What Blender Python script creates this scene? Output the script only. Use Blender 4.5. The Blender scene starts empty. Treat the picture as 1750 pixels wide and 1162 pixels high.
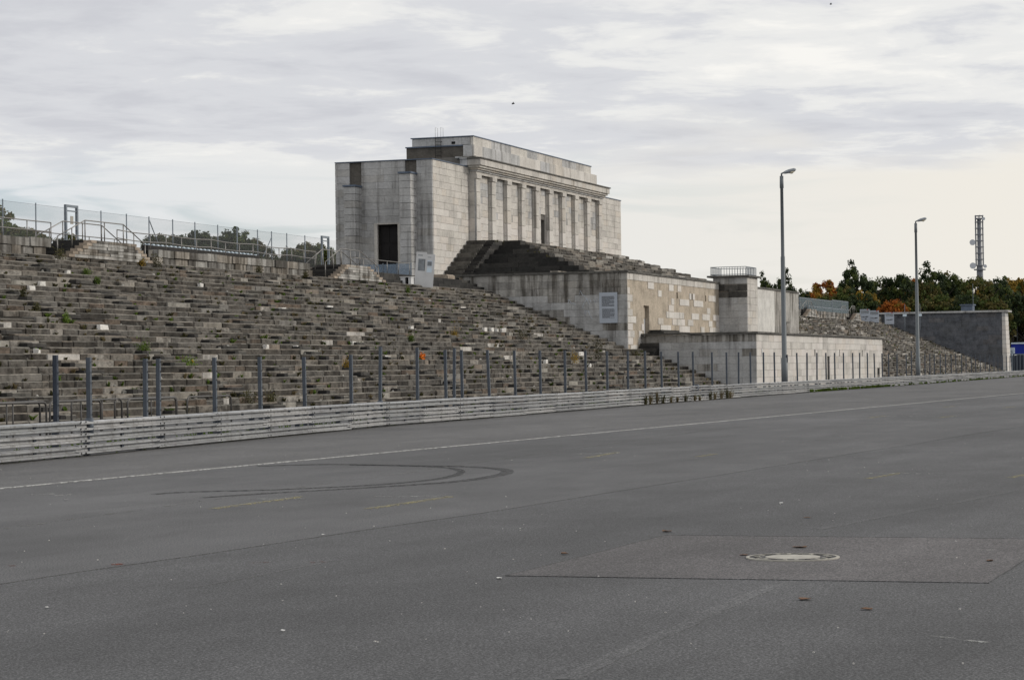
import bpy, math, random
from mathutils import Vector, Matrix, Quaternion
random.seed(7)
R = math.radians
sc = bpy.context.scene
col = sc.collection

# ------------------------------------------------------------------ camera
F, EYE, CX, CY = 4078.0, 1.65, 875.0, 581.0           # focal length in photo pixels, eye height, photo centre
_ax = Vector((2270 - CX, 613 - CY, F)).normalized()     # the stand's long axis as seen by the camera
_up = _ax.cross(Vector((1, -.014, 0))).normalized()
if _up.y > 0: _up = -_up
_ay = _up.cross(_ax)
M3 = Matrix((_ax, _ay, _up))
CAM = Vector((0, 0, EYE))
cd = bpy.data.cameras.new('camera'); cam = bpy.data.objects.new('camera', cd); col.objects.link(cam)
rx, ry, rz = M3 @ Vector((1, 0, 0)), M3 @ Vector((0, -1, 0)), M3 @ Vector((0, 0, -1))
m4 = Matrix((rx, ry, rz)).transposed().to_4x4(); m4.translation = CAM
cam.matrix_world = m4
cd.sensor_fit = 'HORIZONTAL'; cd.sensor_width = 36; cd.lens = F / 1750 * 36
cd.clip_start = .1; cd.clip_end = 6000
sc.camera = cam

# ------------------------------------------------------------------ sky, sun, exposure
SUN_EL, SUN_AZ = R(25), math.atan2(-.87, .50)          # azimuth measured from +X (along the stand)
sun_dir = Vector((math.cos(SUN_EL) * math.cos(SUN_AZ), math.cos(SUN_EL) * math.sin(SUN_AZ), math.sin(SUN_EL)))
world = bpy.data.worlds.new('World'); sc.world = world; world.use_nodes = True
def build_world():
    nt = world.node_tree; N = nt.nodes; L = nt.links; N.clear()
    out = N.new('ShaderNodeOutputWorld'); bg = N.new('ShaderNodeBackground'); bg.inputs[1].default_value = .1
    L.new(bg.outputs[0], out.inputs[0])
    sky = N.new('ShaderNodeTexSky'); sky.sky_type = 'NISHITA'; sky.sun_disc = False
    sky.sun_elevation = SUN_EL; sky.sun_rotation = math.atan2(sun_dir.x, sun_dir.y); sky.air_density = 1.0; sky.dust_density = 1.5
    tc = N.new('ShaderNodeTexCoord')
    sep = N.new('ShaderNodeSeparateXYZ'); L.new(tc.outputs['Generated'], sep.inputs[0])
    def math_(op, a, b=None, clamp=False):
        n = N.new('ShaderNodeMath'); n.operation = op; n.use_clamp = clamp
        for i, v in enumerate((a, b)):
            if v is None: continue
            if isinstance(v, (int, float)): n.inputs[i].default_value = v
            else: L.new(v, n.inputs[i])
        return n.outputs[0]
    el = math_('MAXIMUM', sep.outputs[2], 0.0)
    inv = math_('DIVIDE', 1.0, math_('ADD', el, .055))
    cmb = N.new('ShaderNodeCombineXYZ')
    L.new(math_('MULTIPLY', sep.outputs[0], inv), cmb.inputs[0]); L.new(math_('MULTIPLY', sep.outputs[1], inv), cmb.inputs[1])
    def noise(scale, detail, rough, dist=0., off=0.):
        mp = N.new('ShaderNodeMapping'); mp.inputs['Location'].default_value = (off, off * .7, 0)
        mp.inputs['Rotation'].default_value = (0, 0, R(12))
        L.new(cmb.outputs[0], mp.inputs[0])
        n = N.new('ShaderNodeTexNoise'); n.inputs['Scale'].default_value = scale; n.inputs['Detail'].default_value = detail
        n.inputs['Roughness'].default_value = rough; n.inputs['Distortion'].default_value = dist
        L.new(mp.outputs[0], n.inputs[0]); return n.outputs[0]
    def ramp(fac, stops):
        r = N.new('ShaderNodeValToRGB'); r.color_ramp.interpolation = 'EASE'
        e = r.color_ramp.elements
        while len(e) < len(stops): e.new(.5)
        for i, (p, c) in enumerate(stops):
            e[i].position = p; e[i].color = (*c, 1)
        L.new(fac, r.inputs[0]); return r.outputs[0]
    def mix(fac, a, b):
        m = N.new('ShaderNodeMix'); m.data_type = 'RGBA'
        if isinstance(fac, (int, float)): m.inputs[0].default_value = fac
        else: L.new(fac, m.inputs[0])
        for i, v in ((6, a), (7, b)):
            if isinstance(v, tuple): m.inputs[i].default_value = (*v, 1)
            else: L.new(v, m.inputs[i])
        return m.outputs[2]
    n1 = noise(2.9, 8, .60, .25, 3.1)
    n2 = noise(.55, 3, .5, .2, 11.7)
    shade = math_('ADD', math_('MULTIPLY', n1, .56), math_('MULTIPLY', n2, .55))
    # overcast sheet: lilac-grey undersides, bright thin streaks
    cloud = ramp(shade, [(.40, (6.1, 6.2, 6.6)), (.52, (6.9, 7.0, 7.3)), (.61, (8.3, 8.3, 8.2)), (.70, (9.4, 9.25, 8.9))])
    # pale even haze low down, warmer towards the sun
    vm = N.new('ShaderNodeVectorMath'); vm.operation = 'DOT_PRODUCT'; L.new(tc.outputs['Generated'], vm.inputs[0])
    h = Vector((sun_dir.x, sun_dir.y, 0)).normalized(); vm.inputs[1].default_value = h
    warm = math_('MULTIPLY', math_('ADD', vm.outputs['Value'], .06), 2.3, True)
    low = mix(warm, (7.4, 7.75, 8.1), (8.65, 8.3, 7.6))
    n3 = noise(.8, 4, .5, .3, 23.)
    edge = math_('ADD', el, math_('MULTIPLY', math_('SUBTRACT', n3, .5), .075))
    mr = N.new('ShaderNodeMapRange'); mr.interpolation_type = 'SMOOTHSTEP'
    L.new(edge, mr.inputs[0]); mr.inputs[1].default_value = .074; mr.inputs[2].default_value = .102
    # thin gaps where the blue shows
    gap = N.new('ShaderNodeMapRange'); gap.interpolation_type = 'SMOOTHSTEP'
    L.new(noise(1.1, 5, .55, .4, 41.), gap.inputs[0]); gap.inputs[1].default_value = .50; gap.inputs[2].default_value = .66
    vb = N.new('ShaderNodeVectorMath'); vb.operation = 'MULTIPLY'; L.new(sky.outputs[0], vb.inputs[0]); vb.inputs[1].default_value = (1.05, 1.2, 1.45)
    blue = mix(.6, low, vb.outputs[0])
    lowmix = mix(math_('MULTIPLY', gap.outputs[0], math_('SUBTRACT', 1.0, warm)), low, blue)
    L.new(mix(mr.outputs[0], lowmix, cloud), bg.inputs[0])
build_world()
sl = bpy.data.lights.new('sun', 'SUN'); sl.energy = 1.9; sl.angle = R(16); sl.color = (1, .94, .85)
so = bpy.data.objects.new('sun', sl); col.objects.link(so)
so.rotation_euler = sun_dir.to_track_quat('Z', 'Y').to_euler(); so.location = sun_dir * 200
sc.view_settings.view_transform = 'Standard'; sc.view_settings.look = 'None'
sc.view_settings.exposure = 0; sc.view_settings.gamma = 1; sc.view_settings.use_curve_mapping = False
sc.cycles.use_adaptive_sampling = True; sc.cycles.max_bounces = 6; sc.cycles.transparent_max_bounces = 24

# ------------------------------------------------------------------ survey helpers (photo pixel -> point on a real plane)
def ray(x, y): return M3 @ Vector(((x - CX) / F, (y - CY) / F, 1))
def on_x(x, y, v): d = ray(x, y); return CAM + d * (v / d.x)
def on_y(x, y, v): d = ray(x, y); return CAM + d * (v / d.y)
def on_ground(x, y, z=0.): d = ray(x, y); return CAM + d * ((z - EYE) / d.z)

# ------------------------------------------------------------------ materials
MATS = {}
def nodes_of(name, rough=.9, spec=.25):
    m = bpy.data.materials.new(name); m.use_nodes = True; MATS[name] = m
    nt = m.node_tree; b = nt.nodes['Principled BSDF']
    b.inputs['Roughness'].default_value = rough; b.inputs['Specular IOR Level'].default_value = spec
    return m, nt, nt.nodes, nt.links, b
class G:                                             # tiny node-graph helper
    def __init__(s, nt):
        s.nt, s.N, s.L = nt, nt.nodes, nt.links
        s.geo = s.N.new('ShaderNodeNewGeometry')
    def pos(s, sx=1, sy=1, sz=1, off=(0, 0, 0)):
        mp = s.N.new('ShaderNodeMapping'); mp.inputs['Scale'].default_value = (sx, sy, sz); mp.inputs['Location'].default_value = off
        s.L.new(s.geo.outputs['Position'], mp.inputs[0]); return mp.outputs[0]
    def noise(s, vec, scale, detail=4, rough=.55, dist=0):
        n = s.N.new('ShaderNodeTexNoise'); n.inputs['Scale'].default_value = scale; n.inputs['Detail'].default_value = detail
        n.inputs['Roughness'].default_value = rough; n.inputs['Distortion'].default_value = dist
        s.L.new(vec, n.inputs[0]); return n.outputs[0]
    def ramp(s, fac, stops, mode='LINEAR'):
        r = s.N.new('ShaderNodeValToRGB'); r.color_ramp.interpolation = mode; e = r.color_ramp.elements
        while len(e) < len(stops): e.new(.5)
        for i, (p, c) in enumerate(stops):
            e[i].position = p; e[i].color = (*c, 1) if isinstance(c, tuple) else (c, c, c, 1)
        s.L.new(fac, r.inputs[0]); return r.outputs[0]
    def math(s, op, a, b=None, clamp=False):
        n = s.N.new('ShaderNodeMath'); n.operation = op; n.use_clamp = clamp
        for i, v in enumerate((a, b)):
            if v is None: continue
            if isinstance(v, (int, float)): n.inputs[i].default_value = v
            else: s.L.new(v, n.inputs[i])
        return n.outputs[0]
    def mix(s, fac, a, b, mode='MIX'):
        m = s.N.new('ShaderNodeMix'); m.data_type = 'RGBA'; m.blend_type = mode
        if isinstance(fac, (int, float)): m.inputs[0].default_value = fac
        else: s.L.new(fac, m.inputs[0])
        for i, v in ((6, a), (7, b)):
            if isinstance(v, tuple): m.inputs[i].default_value = (*v, 1)
            else: s.L.new(v, m.inputs[i])
        return m.outputs[2]
    def rnd(s):                                      # one number per block, loose object or joined island alike
        o = s.N.new('ShaderNodeObjectInfo')
        return s.math('FRACT', s.math('ADD', o.outputs['Random'], s.geo.outputs['Random Per Island']))
    def bump(s, h, strength, dist, b):
        n = s.N.new('ShaderNodeBump'); n.inputs['Strength'].default_value = strength; n.inputs['Distance'].default_value = dist
        s.L.new(h, n.inputs['Height']); s.L.new(n.outputs[0], b.inputs['Normal'])

def stone(name, stops, stain=(.55, .52, .48), stain_amt=.6, mottle=.35, streak=(.62, .75), grime=0., mscale=1.3, sv=(1.7, 1.7, .17), even=None):
    m, nt, N, L, b = nodes_of(name); g = G(nt)
    base = g.ramp(g.rnd(), stops, 'CONSTANT')
    if even: base = g.mix(g.ramp(g.noise(g.pos(.25, .25, .6), 1.0, 4, .6), [(.35, .12), (.65, .52)]), base, even)
    mot = g.noise(g.pos(), mscale, 6, .62)
    c = g.mix(mottle, base, g.ramp(mot, [(.25, .25), (.5, 1.), (.75, 1.5)]), 'MULTIPLY')
    fine = g.noise(g.pos(1, 1, 2), 5, 6, .7)
    c = g.mix(mottle * .8, c, g.ramp(fine, [(.3, .45), (.55, 1.05), (.7, 1.3)]), 'MULTIPLY')
    st = g.noise(g.pos(*sv), 1.0, 5, .6, .2)
    c = g.mix(g.math('MULTIPLY', g.ramp(st, [(streak[0], 0.), (streak[1], 1.)]), stain_amt), c, (*[x * .5 for x in stain],), 'MULTIPLY')
    if grime:
        gr = g.noise(g.pos(.35, .35, .5), 1.0, 5, .6)
        c = g.mix(g.math('MULTIPLY', g.ramp(gr, [(.48, 0.), (.68, 1.)]), grime), c, (.07, .068, .06))
    L.new(c, b.inputs['Base Color'])
    g.bump(fine, .5, .03, b); return m
# weathered shell-limestone of the terraces
stone('terrace_stone', [(0, (.105, .099, .090)), (.16, (.124, .116, .105)), (.28, (.078, .071, .062)), (.40, (.142, .132, .118)), (.52, (.044, .039, .033)),
      (.62, (.122, .090, .067)), (.70, (.097, .090, .082)), (.79, (.028, .026, .023)), (.87, (.178, .163, .142)), (.95, (.142, .105, .080)), (.972, (.33, .31, .28))],
      stain_amt=.85, mottle=1.0, streak=(.46, .62), mscale=2.0, sv=(1.1, 1.1, 2.2), even=(.116, .102, .085))
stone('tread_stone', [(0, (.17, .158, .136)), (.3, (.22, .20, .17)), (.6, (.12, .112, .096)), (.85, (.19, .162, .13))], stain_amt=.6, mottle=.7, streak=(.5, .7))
stone('terrace_stone_pale', [(0, (.19, .18, .165)), (.2, (.24, .22, .19)), (.4, (.15, .14, .125)), (.6, (.28, .265, .235)), (.75, (.20, .168, .138)), (.92, (.44, .42, .39))],
      stain_amt=.7, mottle=.7, streak=(.5, .7), mscale=1.0)
stone('mossy_stone', [(0, (.10, .095, .085)), (.4, (.13, .122, .108)), (.7, (.08, .075, .068))], stain_amt=.7, mottle=.8)
stone('rubble_stone', [(0, (.13, .125, .11)), (.35, (.22, .21, .19)), (.6, (.09, .085, .075)), (.86, (.42, .40, .37))], stain_amt=.4, mottle=.4)
stone('black_stone', [(0, (.034, .033, .031)), (.3, (.043, .041, .038)), (.6, (.026, .025, .024)), (.85, (.06, .057, .052))], stain_amt=.5, mottle=.7)
stone('dark_step_stone', [(0, (.075, .071, .065)), (.3, (.10, .095, .086)), (.6, (.055, .052, .048)), (.85, (.13, .122, .108))], stain_amt=.6, mottle=.7)
stone('cream_stone', [(0, (0.531, 0.504, 0.463)), (.2, (0.542, 0.516, 0.472)), (.4, (0.516, 0.490, 0.452)), (.55, (0.551, 0.524, 0.484)), (.68, (0.539, 0.498, 0.443)), (.78, (0.496, 0.472, 0.437)), (.88, (0.545, 0.516, 0.475))],
      stain_amt=.65, mottle=.40, streak=(.55, .74), mscale=.55)
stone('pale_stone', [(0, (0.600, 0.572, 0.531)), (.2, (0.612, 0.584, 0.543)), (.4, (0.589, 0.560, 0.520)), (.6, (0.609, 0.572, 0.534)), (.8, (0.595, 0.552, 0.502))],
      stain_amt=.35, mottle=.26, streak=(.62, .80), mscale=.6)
stone('grey_stone', [(0, (0.428, 0.426, 0.420)), (.2, (0.448, 0.447, 0.440)), (.4, (0.405, 0.403, 0.397)), (.6, (0.436, 0.432, 0.423)), (.78, (0.460, 0.458, 0.455)), (.9, (0.413, 0.403, 0.385))],
      stain_amt=.7, mottle=.48, streak=(.52, .72), mscale=.6)
stone('sooty_stone', [(0, (0.367, 0.352, 0.327)), (.2, (0.402, 0.387, 0.359)), (.4, (0.315, 0.303, 0.283)), (.6, (0.385, 0.367, 0.338)), (.8, (0.350, 0.332, 0.303))],
      stain_amt=.95, mottle=.5, streak=(.48, .62), grime=.35)
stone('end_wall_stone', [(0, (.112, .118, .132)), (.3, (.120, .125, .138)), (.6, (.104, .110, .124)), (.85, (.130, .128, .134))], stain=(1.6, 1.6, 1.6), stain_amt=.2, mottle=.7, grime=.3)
stone('wall_top_stone', [(0, (.30, .29, .27)), (.25, (.38, .37, .345)), (.5, (.22, .21, .195)), (.75, (.34, .31, .27))], stain_amt=.95, mottle=.55, streak=(.42, .58), grime=.3)
stone('pale_stone_wall', [(0, (.42, .41, .385)), (.4, (.36, .35, .325)), (.8, (.46, .44, .41))], stain_amt=.8, mottle=.45, streak=(.46, .62))
stone('plaster', [(0, (.42, .36, .285)), (.9, (.41, .35, .28))], stain=(1.5, 1.55, 1.6), stain_amt=.6, mottle=.5, streak=(.52, .66))
stone('whitewash', [(0, (.60, .585, .55)), (.9, (.59, .57, .535))], stain_amt=.6, mottle=.35, streak=(.60, .72))
stone('brown_stone', [(0, (.30, .25, .20)), (.4, (.36, .30, .24)), (.8, (.27, .23, .19))], stain_amt=.6, mottle=.55)
stone('bare_concrete', [(0, (.115, .105, .092)), (.9, (.12, .11, .097))], stain_amt=.6, mottle=.6)
stone('joint_core', [(0, (.17, .16, .145)), (.9, (.165, .155, .14))], stain_amt=.3, mottle=.4)
stone('terrace_core', [(0, (.045, .042, .036)), (.9, (.05, .046, .04))], stain_amt=.3, mottle=.4)
stone('slab_cap', [(0, (.10, .096, .088)), (.5, (.13, .124, .112))], stain_amt=.6, mottle=.6)
stone('earth', [(0, (.085, .082, .07)), (.9, (.08, .078, .067))], stain_amt=.3, mottle=.5)

def plain(name, c, rough=.6, metal=0., var=.2, scale=3., spec=.3):
    m, nt, N, L, b = nodes_of(name, rough, spec); g = G(nt); b.inputs['Metallic'].default_value = metal
    n = g.noise(g.pos(), scale, 4, .6)
    L.new(g.mix(var, c, g.ramp(n, [(.3, .4), (.55, 1.), (.75, 1.4)]), 'MULTIPLY'), b.inputs['Base Color']); return m
plain('post_steel', (.10, .114, .135), .55, .35, .35, 5)
plain('post_steel_dark', (.05, .06, .08), .55, .35, .35, 5)
plain('lamp_steel', (.15, .165, .175), .6, .2, .10, .8)
plain('lamp_head', (.30, .32, .34), .5, .2, .2, 2)
plain('rail_tube', (.25, .24, .225), .45, .6, .3, 4)
plain('rail_dark', (.10, .095, .09), .5, .4, .3, 4)
plain('fence_steel', (.20, .23, .26), .6, .3, .25, 4)
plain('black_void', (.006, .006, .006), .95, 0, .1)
plain('dark_door', (.018, .016, .016), .8, 0, .4, 2)
plain('dark_iron', (.03, .028, .026), .7, .2, .3)
plain('white_board', (.62, .62, .62), .6, 0, .12, 2)
plain('board_blue_white', (.42, .46, .52), .6, 0, .12, 2)
plain('print_dark', (.10, .105, .115), .7, 0, .1)
plain('print_mid', (.26, .28, .30), .7, 0, .6, 3)
plain('print_pale', (.62, .68, .76), .7, 0, .2)
plain('print_red', (.45, .04, .05), .7, 0, .1)
plain('blue_panel', (.012, .03, .30), .5, 0, .3, .6)
plain('blue_white', (.62, .72, .80), .5, 0, .1)
plain('zinc_edge', (.12, .15, .20), .6, .2, .3, 2)
plain('antenna_white', (.55, .57, .6), .5, 0, .15)
plain('mast_grey', (.20, .21, .23), .6, .1, .2)
plain('orange_leaf', (.65, .16, .01), .7, 0, .3, 5)
plain('yellow_petal', (.75, .42, .02), .7, 0, .3, 9)
plain('white_stone_chip', (.66, .64, .60), .85, 0, .25, 6)
plain('concrete_fill', (.40, .38, .335), .85, 0, .35, 14)
plain('cast_iron', (.075, .073, .07), .7, .3, .5, 22)
plain('dry_leaf', (.16, .085, .045), .8, 0, .4, 30)
plain('paper_scrap', (.72, .72, .70), .8, 0, .1, 9)
plain('bird_dark', (.03, .03, .035), .8, 0, .1)
plain('pale_stone_plain', (.55, .53, .48), .85, 0, .3, 2)

def make_zinc():
    m, nt, N, L, b = nodes_of('galvanised', .62, .3); g = G(nt); b.inputs['Metallic'].default_value = .15
    r = g.ramp(g.rnd(), [(0, (.34, .35, .355)), (.3, (.39, .395, .40)), (.55, (.30, .305, .315)), (.8, (.43, .43, .43))])
    n = g.noise(g.pos(.6, 1, 3), 2.2, 5, .6); n2 = g.noise(g.pos(6, 6, .8), 1.2, 4, .6)
    c = g.mix(.45, r, g.ramp(n, [(.3, .5), (.5, 1.), (.7, 1.25)]), 'MULTIPLY')
    c = g.mix(g.math('MULTIPLY', g.ramp(n2, [(.50, 0.), (.68, 1.)]), .6), c, (.15, .14, .125))
    L.new(c, b.inputs['Base Color'])
make_zinc()

def asphalt(name, tint, lift=1.0):
    m, nt, N, L, b = nodes_of(name, .78, .42); g = G(nt)
    big = g.noise(g.pos(.05, .22, 1), 1.0, 5, .6)
    mid = g.noise(g.pos(.5, .8, 1), 1.0, 5, .62)
    grain = g.noise(g.pos(), 60, 2, .75)
    peb = g.noise(g.pos(), 130, 2, .6)
    along = g.noise(g.pos(.02, 1.6, 1), 1.0, 4, .6)
    c = g.ramp(big, [(.3, tuple(x * .76 * lift for x in tint)), (.7, tuple(x * 1.24 * lift for x in tint))])
    pt = g.noise(g.pos(.11, .30, 1, (4, 2, 0)), 1.0, 6, .65, .6)
    c = g.mix(.55, c, g.ramp(pt, [(.40, .78), (.47, 1.), (.56, 1.02), (.62, 1.22)]), 'MULTIPLY')
    c = g.mix(.45, c, g.ramp(mid, [(.3, .6), (.5, 1.), (.7, 1.35)]), 'MULTIPLY')
    c = g.mix(.25, c, g.ramp(along, [(.3, .7), (.5, 1.), (.7, 1.3)]), 'MULTIPLY')
    c = g.mix(.9, c, g.ramp(grain, [(.32, .22), (.5, .85), (.66, 2.5)]), 'MULTIPLY')
    c = g.mix(g.ramp(peb, [(.66, 0.), (.74, .55)]), c, (.34, .33, .31))
    L.new(c, b.inputs['Base Color']); g.bump(grain, .45, .012, b); return m
asphalt('asphalt', (.078, .0778, .0795))
asphalt('asphalt_old', (.066, .066, .068))
asphalt('asphalt_track', (.085, .0835, .083))
asphalt('asphalt_patch', (.084, .0785, .079))
asphalt('seam_tar', (.058, .058, .060))

def worn(name, c, lo, hi, scale=9, rough=.8):
    m, nt, N, L, b = nodes_of(name, rough, .2); g = G(nt)
    n = g.noise(g.pos(), scale, 6, .7)
    L.new(g.mix(.3, c, g.ramp(n, [(.3, .6), (.7, 1.3)]), 'MULTIPLY'), b.inputs['Base Color'])
    L.new(g.ramp(n, [(lo, 0.), (hi, 1.)]), b.inputs['Alpha']); return m
worn('white_paint', (.50, .50, .485), .34, .60)
worn('yellow_paint', (.33, .295, .15), .42, .72)
worn('faint_white_paint', (.42, .42, .40), .46, .68)
worn('faint_red_paint', (.28, .09, .06), .50, .70)
worn('foot_shade', (.040, .038, .030), .34, .62, 5)  # near-black colour for the shadow line painted under the guardrail
worn('seam_pale', (.17, .165, .155), .50, .78, 4)
worn('tyre_rubber', (.028, .028, .029), .34, .86, 9)

def leafmat(name, c1, c2, c3):
    m, nt, N, L, b = nodes_of(name, .75, .2); g = G(nt)
    c = g.ramp(g.rnd(), [(0, c1), (.5, c2), (1, c3)])
    big = g.noise(g.pos(), .28, 3, .5)
    c = g.mix(.6, c, g.ramp(big, [(.35, .55), (.5, 1.), (.66, 1.5)]), 'MULTIPLY')
    tr = N.new('ShaderNodeBsdfTranslucent'); L.new(c, tr.inputs[0]); L.new(c, b.inputs['Base Color'])
    mx = N.new('ShaderNodeMixShader'); mx.inputs[0].default_value = .3
    L.new(b.outputs[0], mx.inputs[1]); L.new(tr.outputs[0], mx.inputs[2]); L.new(mx.outputs[0], N['Material Output'].inputs[0])
leafmat('leaf_dark', (.020, .032, .014), (.034, .052, .020), (.055, .075, .028))
leafmat('leaf_green', (.040, .060, .016), (.070, .098, .024), (.125, .140, .036))
leafmat('leaf_olive', (.055, .055, .020), (.095, .085, .026), (.15, .12, .035))
leafmat('leaf_orange', (.17, .052, .012), (.29, .088, .014), (.42, .15, .028))
leafmat('leaf_yellow', (.17, .115, .02), (.28, .185, .03), (.42, .27, .05))
leafmat('weed_green', (.055, .09, .016), (.09, .14, .022), (.14, .20, .035))
leafmat('weed_dull', (.05, .052, .024), (.075, .072, .030), (.11, .095, .045))
leafmat('weed_dry', (.12, .095, .05), (.17, .135, .07), (.22, .18, .10))
plain('bark', (.045, .038, .030), .9, 0, .4, 3)
m, nt, N, L, b = nodes_of('wire_mesh', .7, .2)
b.inputs['Base Color'].default_value = (.22, .23, .24, 1); b.inputs['Alpha'].default_value = .10
m, nt, N, L, b = nodes_of('screen_mesh', .7, .2)
b.inputs['Base Color'].default_value = (.16, .20, .22, 1); b.inputs['Alpha'].default_value = .5
m, nt, N, L, b = nodes_of('pane_glass', .15, .5)
b.inputs['Base Color'].default_value = (.22, .30, .40, 1); b.inputs['Alpha'].default_value = .38
m, nt, N, L, b = nodes_of('lamp_glass', .3, .5); b.inputs['Base Color'].default_value = (.62, .56, .42, 1)

# ------------------------------------------------------------------ mesh helpers
class MB:
    def __init__(s): s.v, s.f = [], []
    def poly(s, pts):
        i = len(s.v); s.v += [tuple(p) for p in pts]; s.f.append(tuple(range(i, i + len(pts)))); return s
    def box(s, x0, x1, y0, y1, z0, z1):
        i = len(s.v)
        s.v += [(x0, y0, z0), (x1, y0, z0), (x1, y1, z0), (x0, y1, z0), (x0, y0, z1), (x1, y0, z1), (x1, y1, z1), (x0, y1, z1)]
        s.f += [tuple(i + k for k in q) for q in ((0, 3, 2, 1), (4, 5, 6, 7), (0, 1, 5, 4), (1, 2, 6, 5), (2, 3, 7, 6), (3, 0, 4, 7))]
        return s
    def prism(s, poly, axis, a0, a1):                 # polygon in the plane across `axis`, extruded from a0 to a1
        i = len(s.v); n = len(poly)
        for a in (a0, a1):
            for (u, w) in poly:
                s.v.append((a, u, w) if axis == 'x' else (u, a, w) if axis == 'y' else (u, w, a))
        s.f += [tuple(i + k for k in range(n)), tuple(i + n + k for k in reversed(range(n)))]
        s.f += [(i + k, i + n + k, i + n + (k + 1) % n, i + (k + 1) % n) for k in range(n)]
        return s
    def tube(s, pts, r, n=6, cap=True):
        pts = [Vector(p) for p in pts]; rr = r if isinstance(r, (list, tuple)) else [r] * len(pts)
        i0 = len(s.v); prev = None
        for k, p in enumerate(pts):
            d = (pts[min(k + 1, len(pts) - 1)] - pts[max(k - 1, 0)]).normalized()
            a = prev if prev is not None else (Vector((0, 0, 1)) if abs(d.z) < .9 else Vector((1, 0, 0)))
            u = (a - d * a.dot(d)).normalized(); w = d.cross(u); prev = u
            for j in range(n):
                t = 2 * math.pi * j / n
                s.v.append(tuple(p + (u * math.cos(t) + w * math.sin(t)) * rr[k]))
        for k in range(len(pts) - 1):
            for j in range(n):
                a, b_ = i0 + k * n + j, i0 + k * n + (j + 1) % n
                s.f.append((a, b_, b_ + n, a + n))
        if cap:
            s.f.append(tuple(i0 + j for j in reversed(range(n)))); s.f.append(tuple(i0 + (len(pts) - 1) * n + j for j in range(n)))
        return s
    def obox(s, c, ex, ey, ez):                       # oriented box from centre and half-axis vectors
        c, ex, ey, ez = map(Vector, (c, ex, ey, ez)); i = len(s.v)
        for sz in (-1, 1):
            for sx, sy in ((-1, -1), (1, -1), (1, 1), (-1, 1)): s.v.append(tuple(c + ex * sx + ey * sy + ez * sz))
        s.f += [tuple(i + k for k in q) for q in ((0, 3, 2, 1), (4, 5, 6, 7), (0, 1, 5, 4), (1, 2, 6, 5), (2, 3, 7, 6), (3, 0, 4, 7))]
        return s
    def mesh(s, name, mat):
        me = bpy.data.meshes.new(name); me.from_pydata(s.v, [], s.f); me.materials.append(MATS[mat]); me.update(); return me
    def build(s, name, mat, parent=None, smooth=False):
        o = bpy.data.objects.new(name, s.mesh(name, mat)); col.objects.link(o)
        if parent: o.parent = parent
        if smooth: o.data.polygons.foreach_set('use_smooth', [True] * len(o.data.polygons))
        return o
def tag(o, label=None, cat=None, group=None, kind=None):
    for k, v in (('label', label), ('category', cat), ('group', group), ('kind', kind)):
        if v: o[k] = v
    return o
def empty(name, label, cat, group=None):
    o = bpy.data.objects.new(name, None); col.objects.link(o); o.empty_display_size = .3
    return tag(o, label, cat, group)
def link(name, me, parent=None, loc=(0, 0, 0), rot=(0, 0, 0), scale=(1, 1, 1)):
    o = bpy.data.objects.new(name, me); col.objects.link(o); o.location = loc; o.rotation_euler = rot; o.scale = scale
    if parent: o.parent = parent
    return o
_ORD = ['first', 'second', 'third', 'fourth', 'fifth', 'sixth', 'seventh', 'eighth', 'ninth', 'tenth']
def ordinal(n):
    return _ORD[n] if n < 10 else f"{n + 1}{'th' if 10 <= n % 100 <= 12 else {0: 'st', 1: 'nd', 2: 'rd'}.get(n % 10, 'th')}"

def treads(o): tread_faces(o.data); return o
# unit building block with chamfered, slightly chipped edges; alike blocks share the mesh
def chamfer_verts(rs, bv=(.012, .05, .045), chip=.5):
    vs = []
    for sx in (0, 1):
        for sy in (0, 1):
            for sz in (0, 1):
                j = 1 + rs.random() * chip * 2
                for ax in range(3):
                    p = [sx, sy, sz]
                    for k in range(3):
                        if k != ax: p[k] = p[k] + (1 - 2 * p[k]) * bv[k] * j
                    vs.append(tuple(p))
    return vs
def _cid(sx, sy, sz, ax): return ((sx * 2 + sy) * 2 + sz) * 3 + ax
def chamfer_faces():
    F_ = []
    for ax in range(3):
        o1, o2 = (ax + 1) % 3, (ax + 2) % 3
        for s_ in (0, 1):
            q = []
            for (a, b_) in ((0, 0), (1, 0), (1, 1), (0, 1)):
                c = [0, 0, 0]; c[ax] = s_; c[o1] = a; c[o2] = b_; q.append(_cid(*c, ax))
            F_.append(tuple(q if s_ else reversed(q)))
    for ax in range(3):                               # edge chamfers along ax
        o1, o2 = (ax + 1) % 3, (ax + 2) % 3
        for a in (0, 1):
            for b_ in (0, 1):
                c0 = [0, 0, 0]; c0[o1] = a; c0[o2] = b_; c1 = list(c0); c1[ax] = 1
                F_.append((_cid(*c0, o1), _cid(*c1, o1), _cid(*c1, o2), _cid(*c0, o2)))
    for sx in (0, 1):
        for sy in (0, 1):
            for sz in (0, 1): F_.append(tuple(_cid(sx, sy, sz, k) for k in range(3)))
    return F_
CF = chamfer_faces()
_bm = {}
WALLBV, STEPBV = (.003, .04, .006), (.010, .05, .072)
def is_step(mat): return mat in ('terrace_stone', 'terrace_stone_pale', 'dark_step_stone')
def block_mesh(mat, var):
    k = (mat, var)
    if k not in _bm:
        mb = MB(); mb.v = chamfer_verts(random.Random(var * 31 + 5), STEPBV if is_step(mat) else WALLBV); mb.f = CF; _bm[k] = mb.mesh('block', mat)
        if is_step(mat): tread_faces(_bm[k])
        import bmesh
        bm = bmesh.new(); bm.from_mesh(_bm[k]); bmesh.ops.recalc_face_normals(bm, faces=bm.faces); bm.to_mesh(_bm[k]); bm.free()
    return _bm[k]
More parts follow.
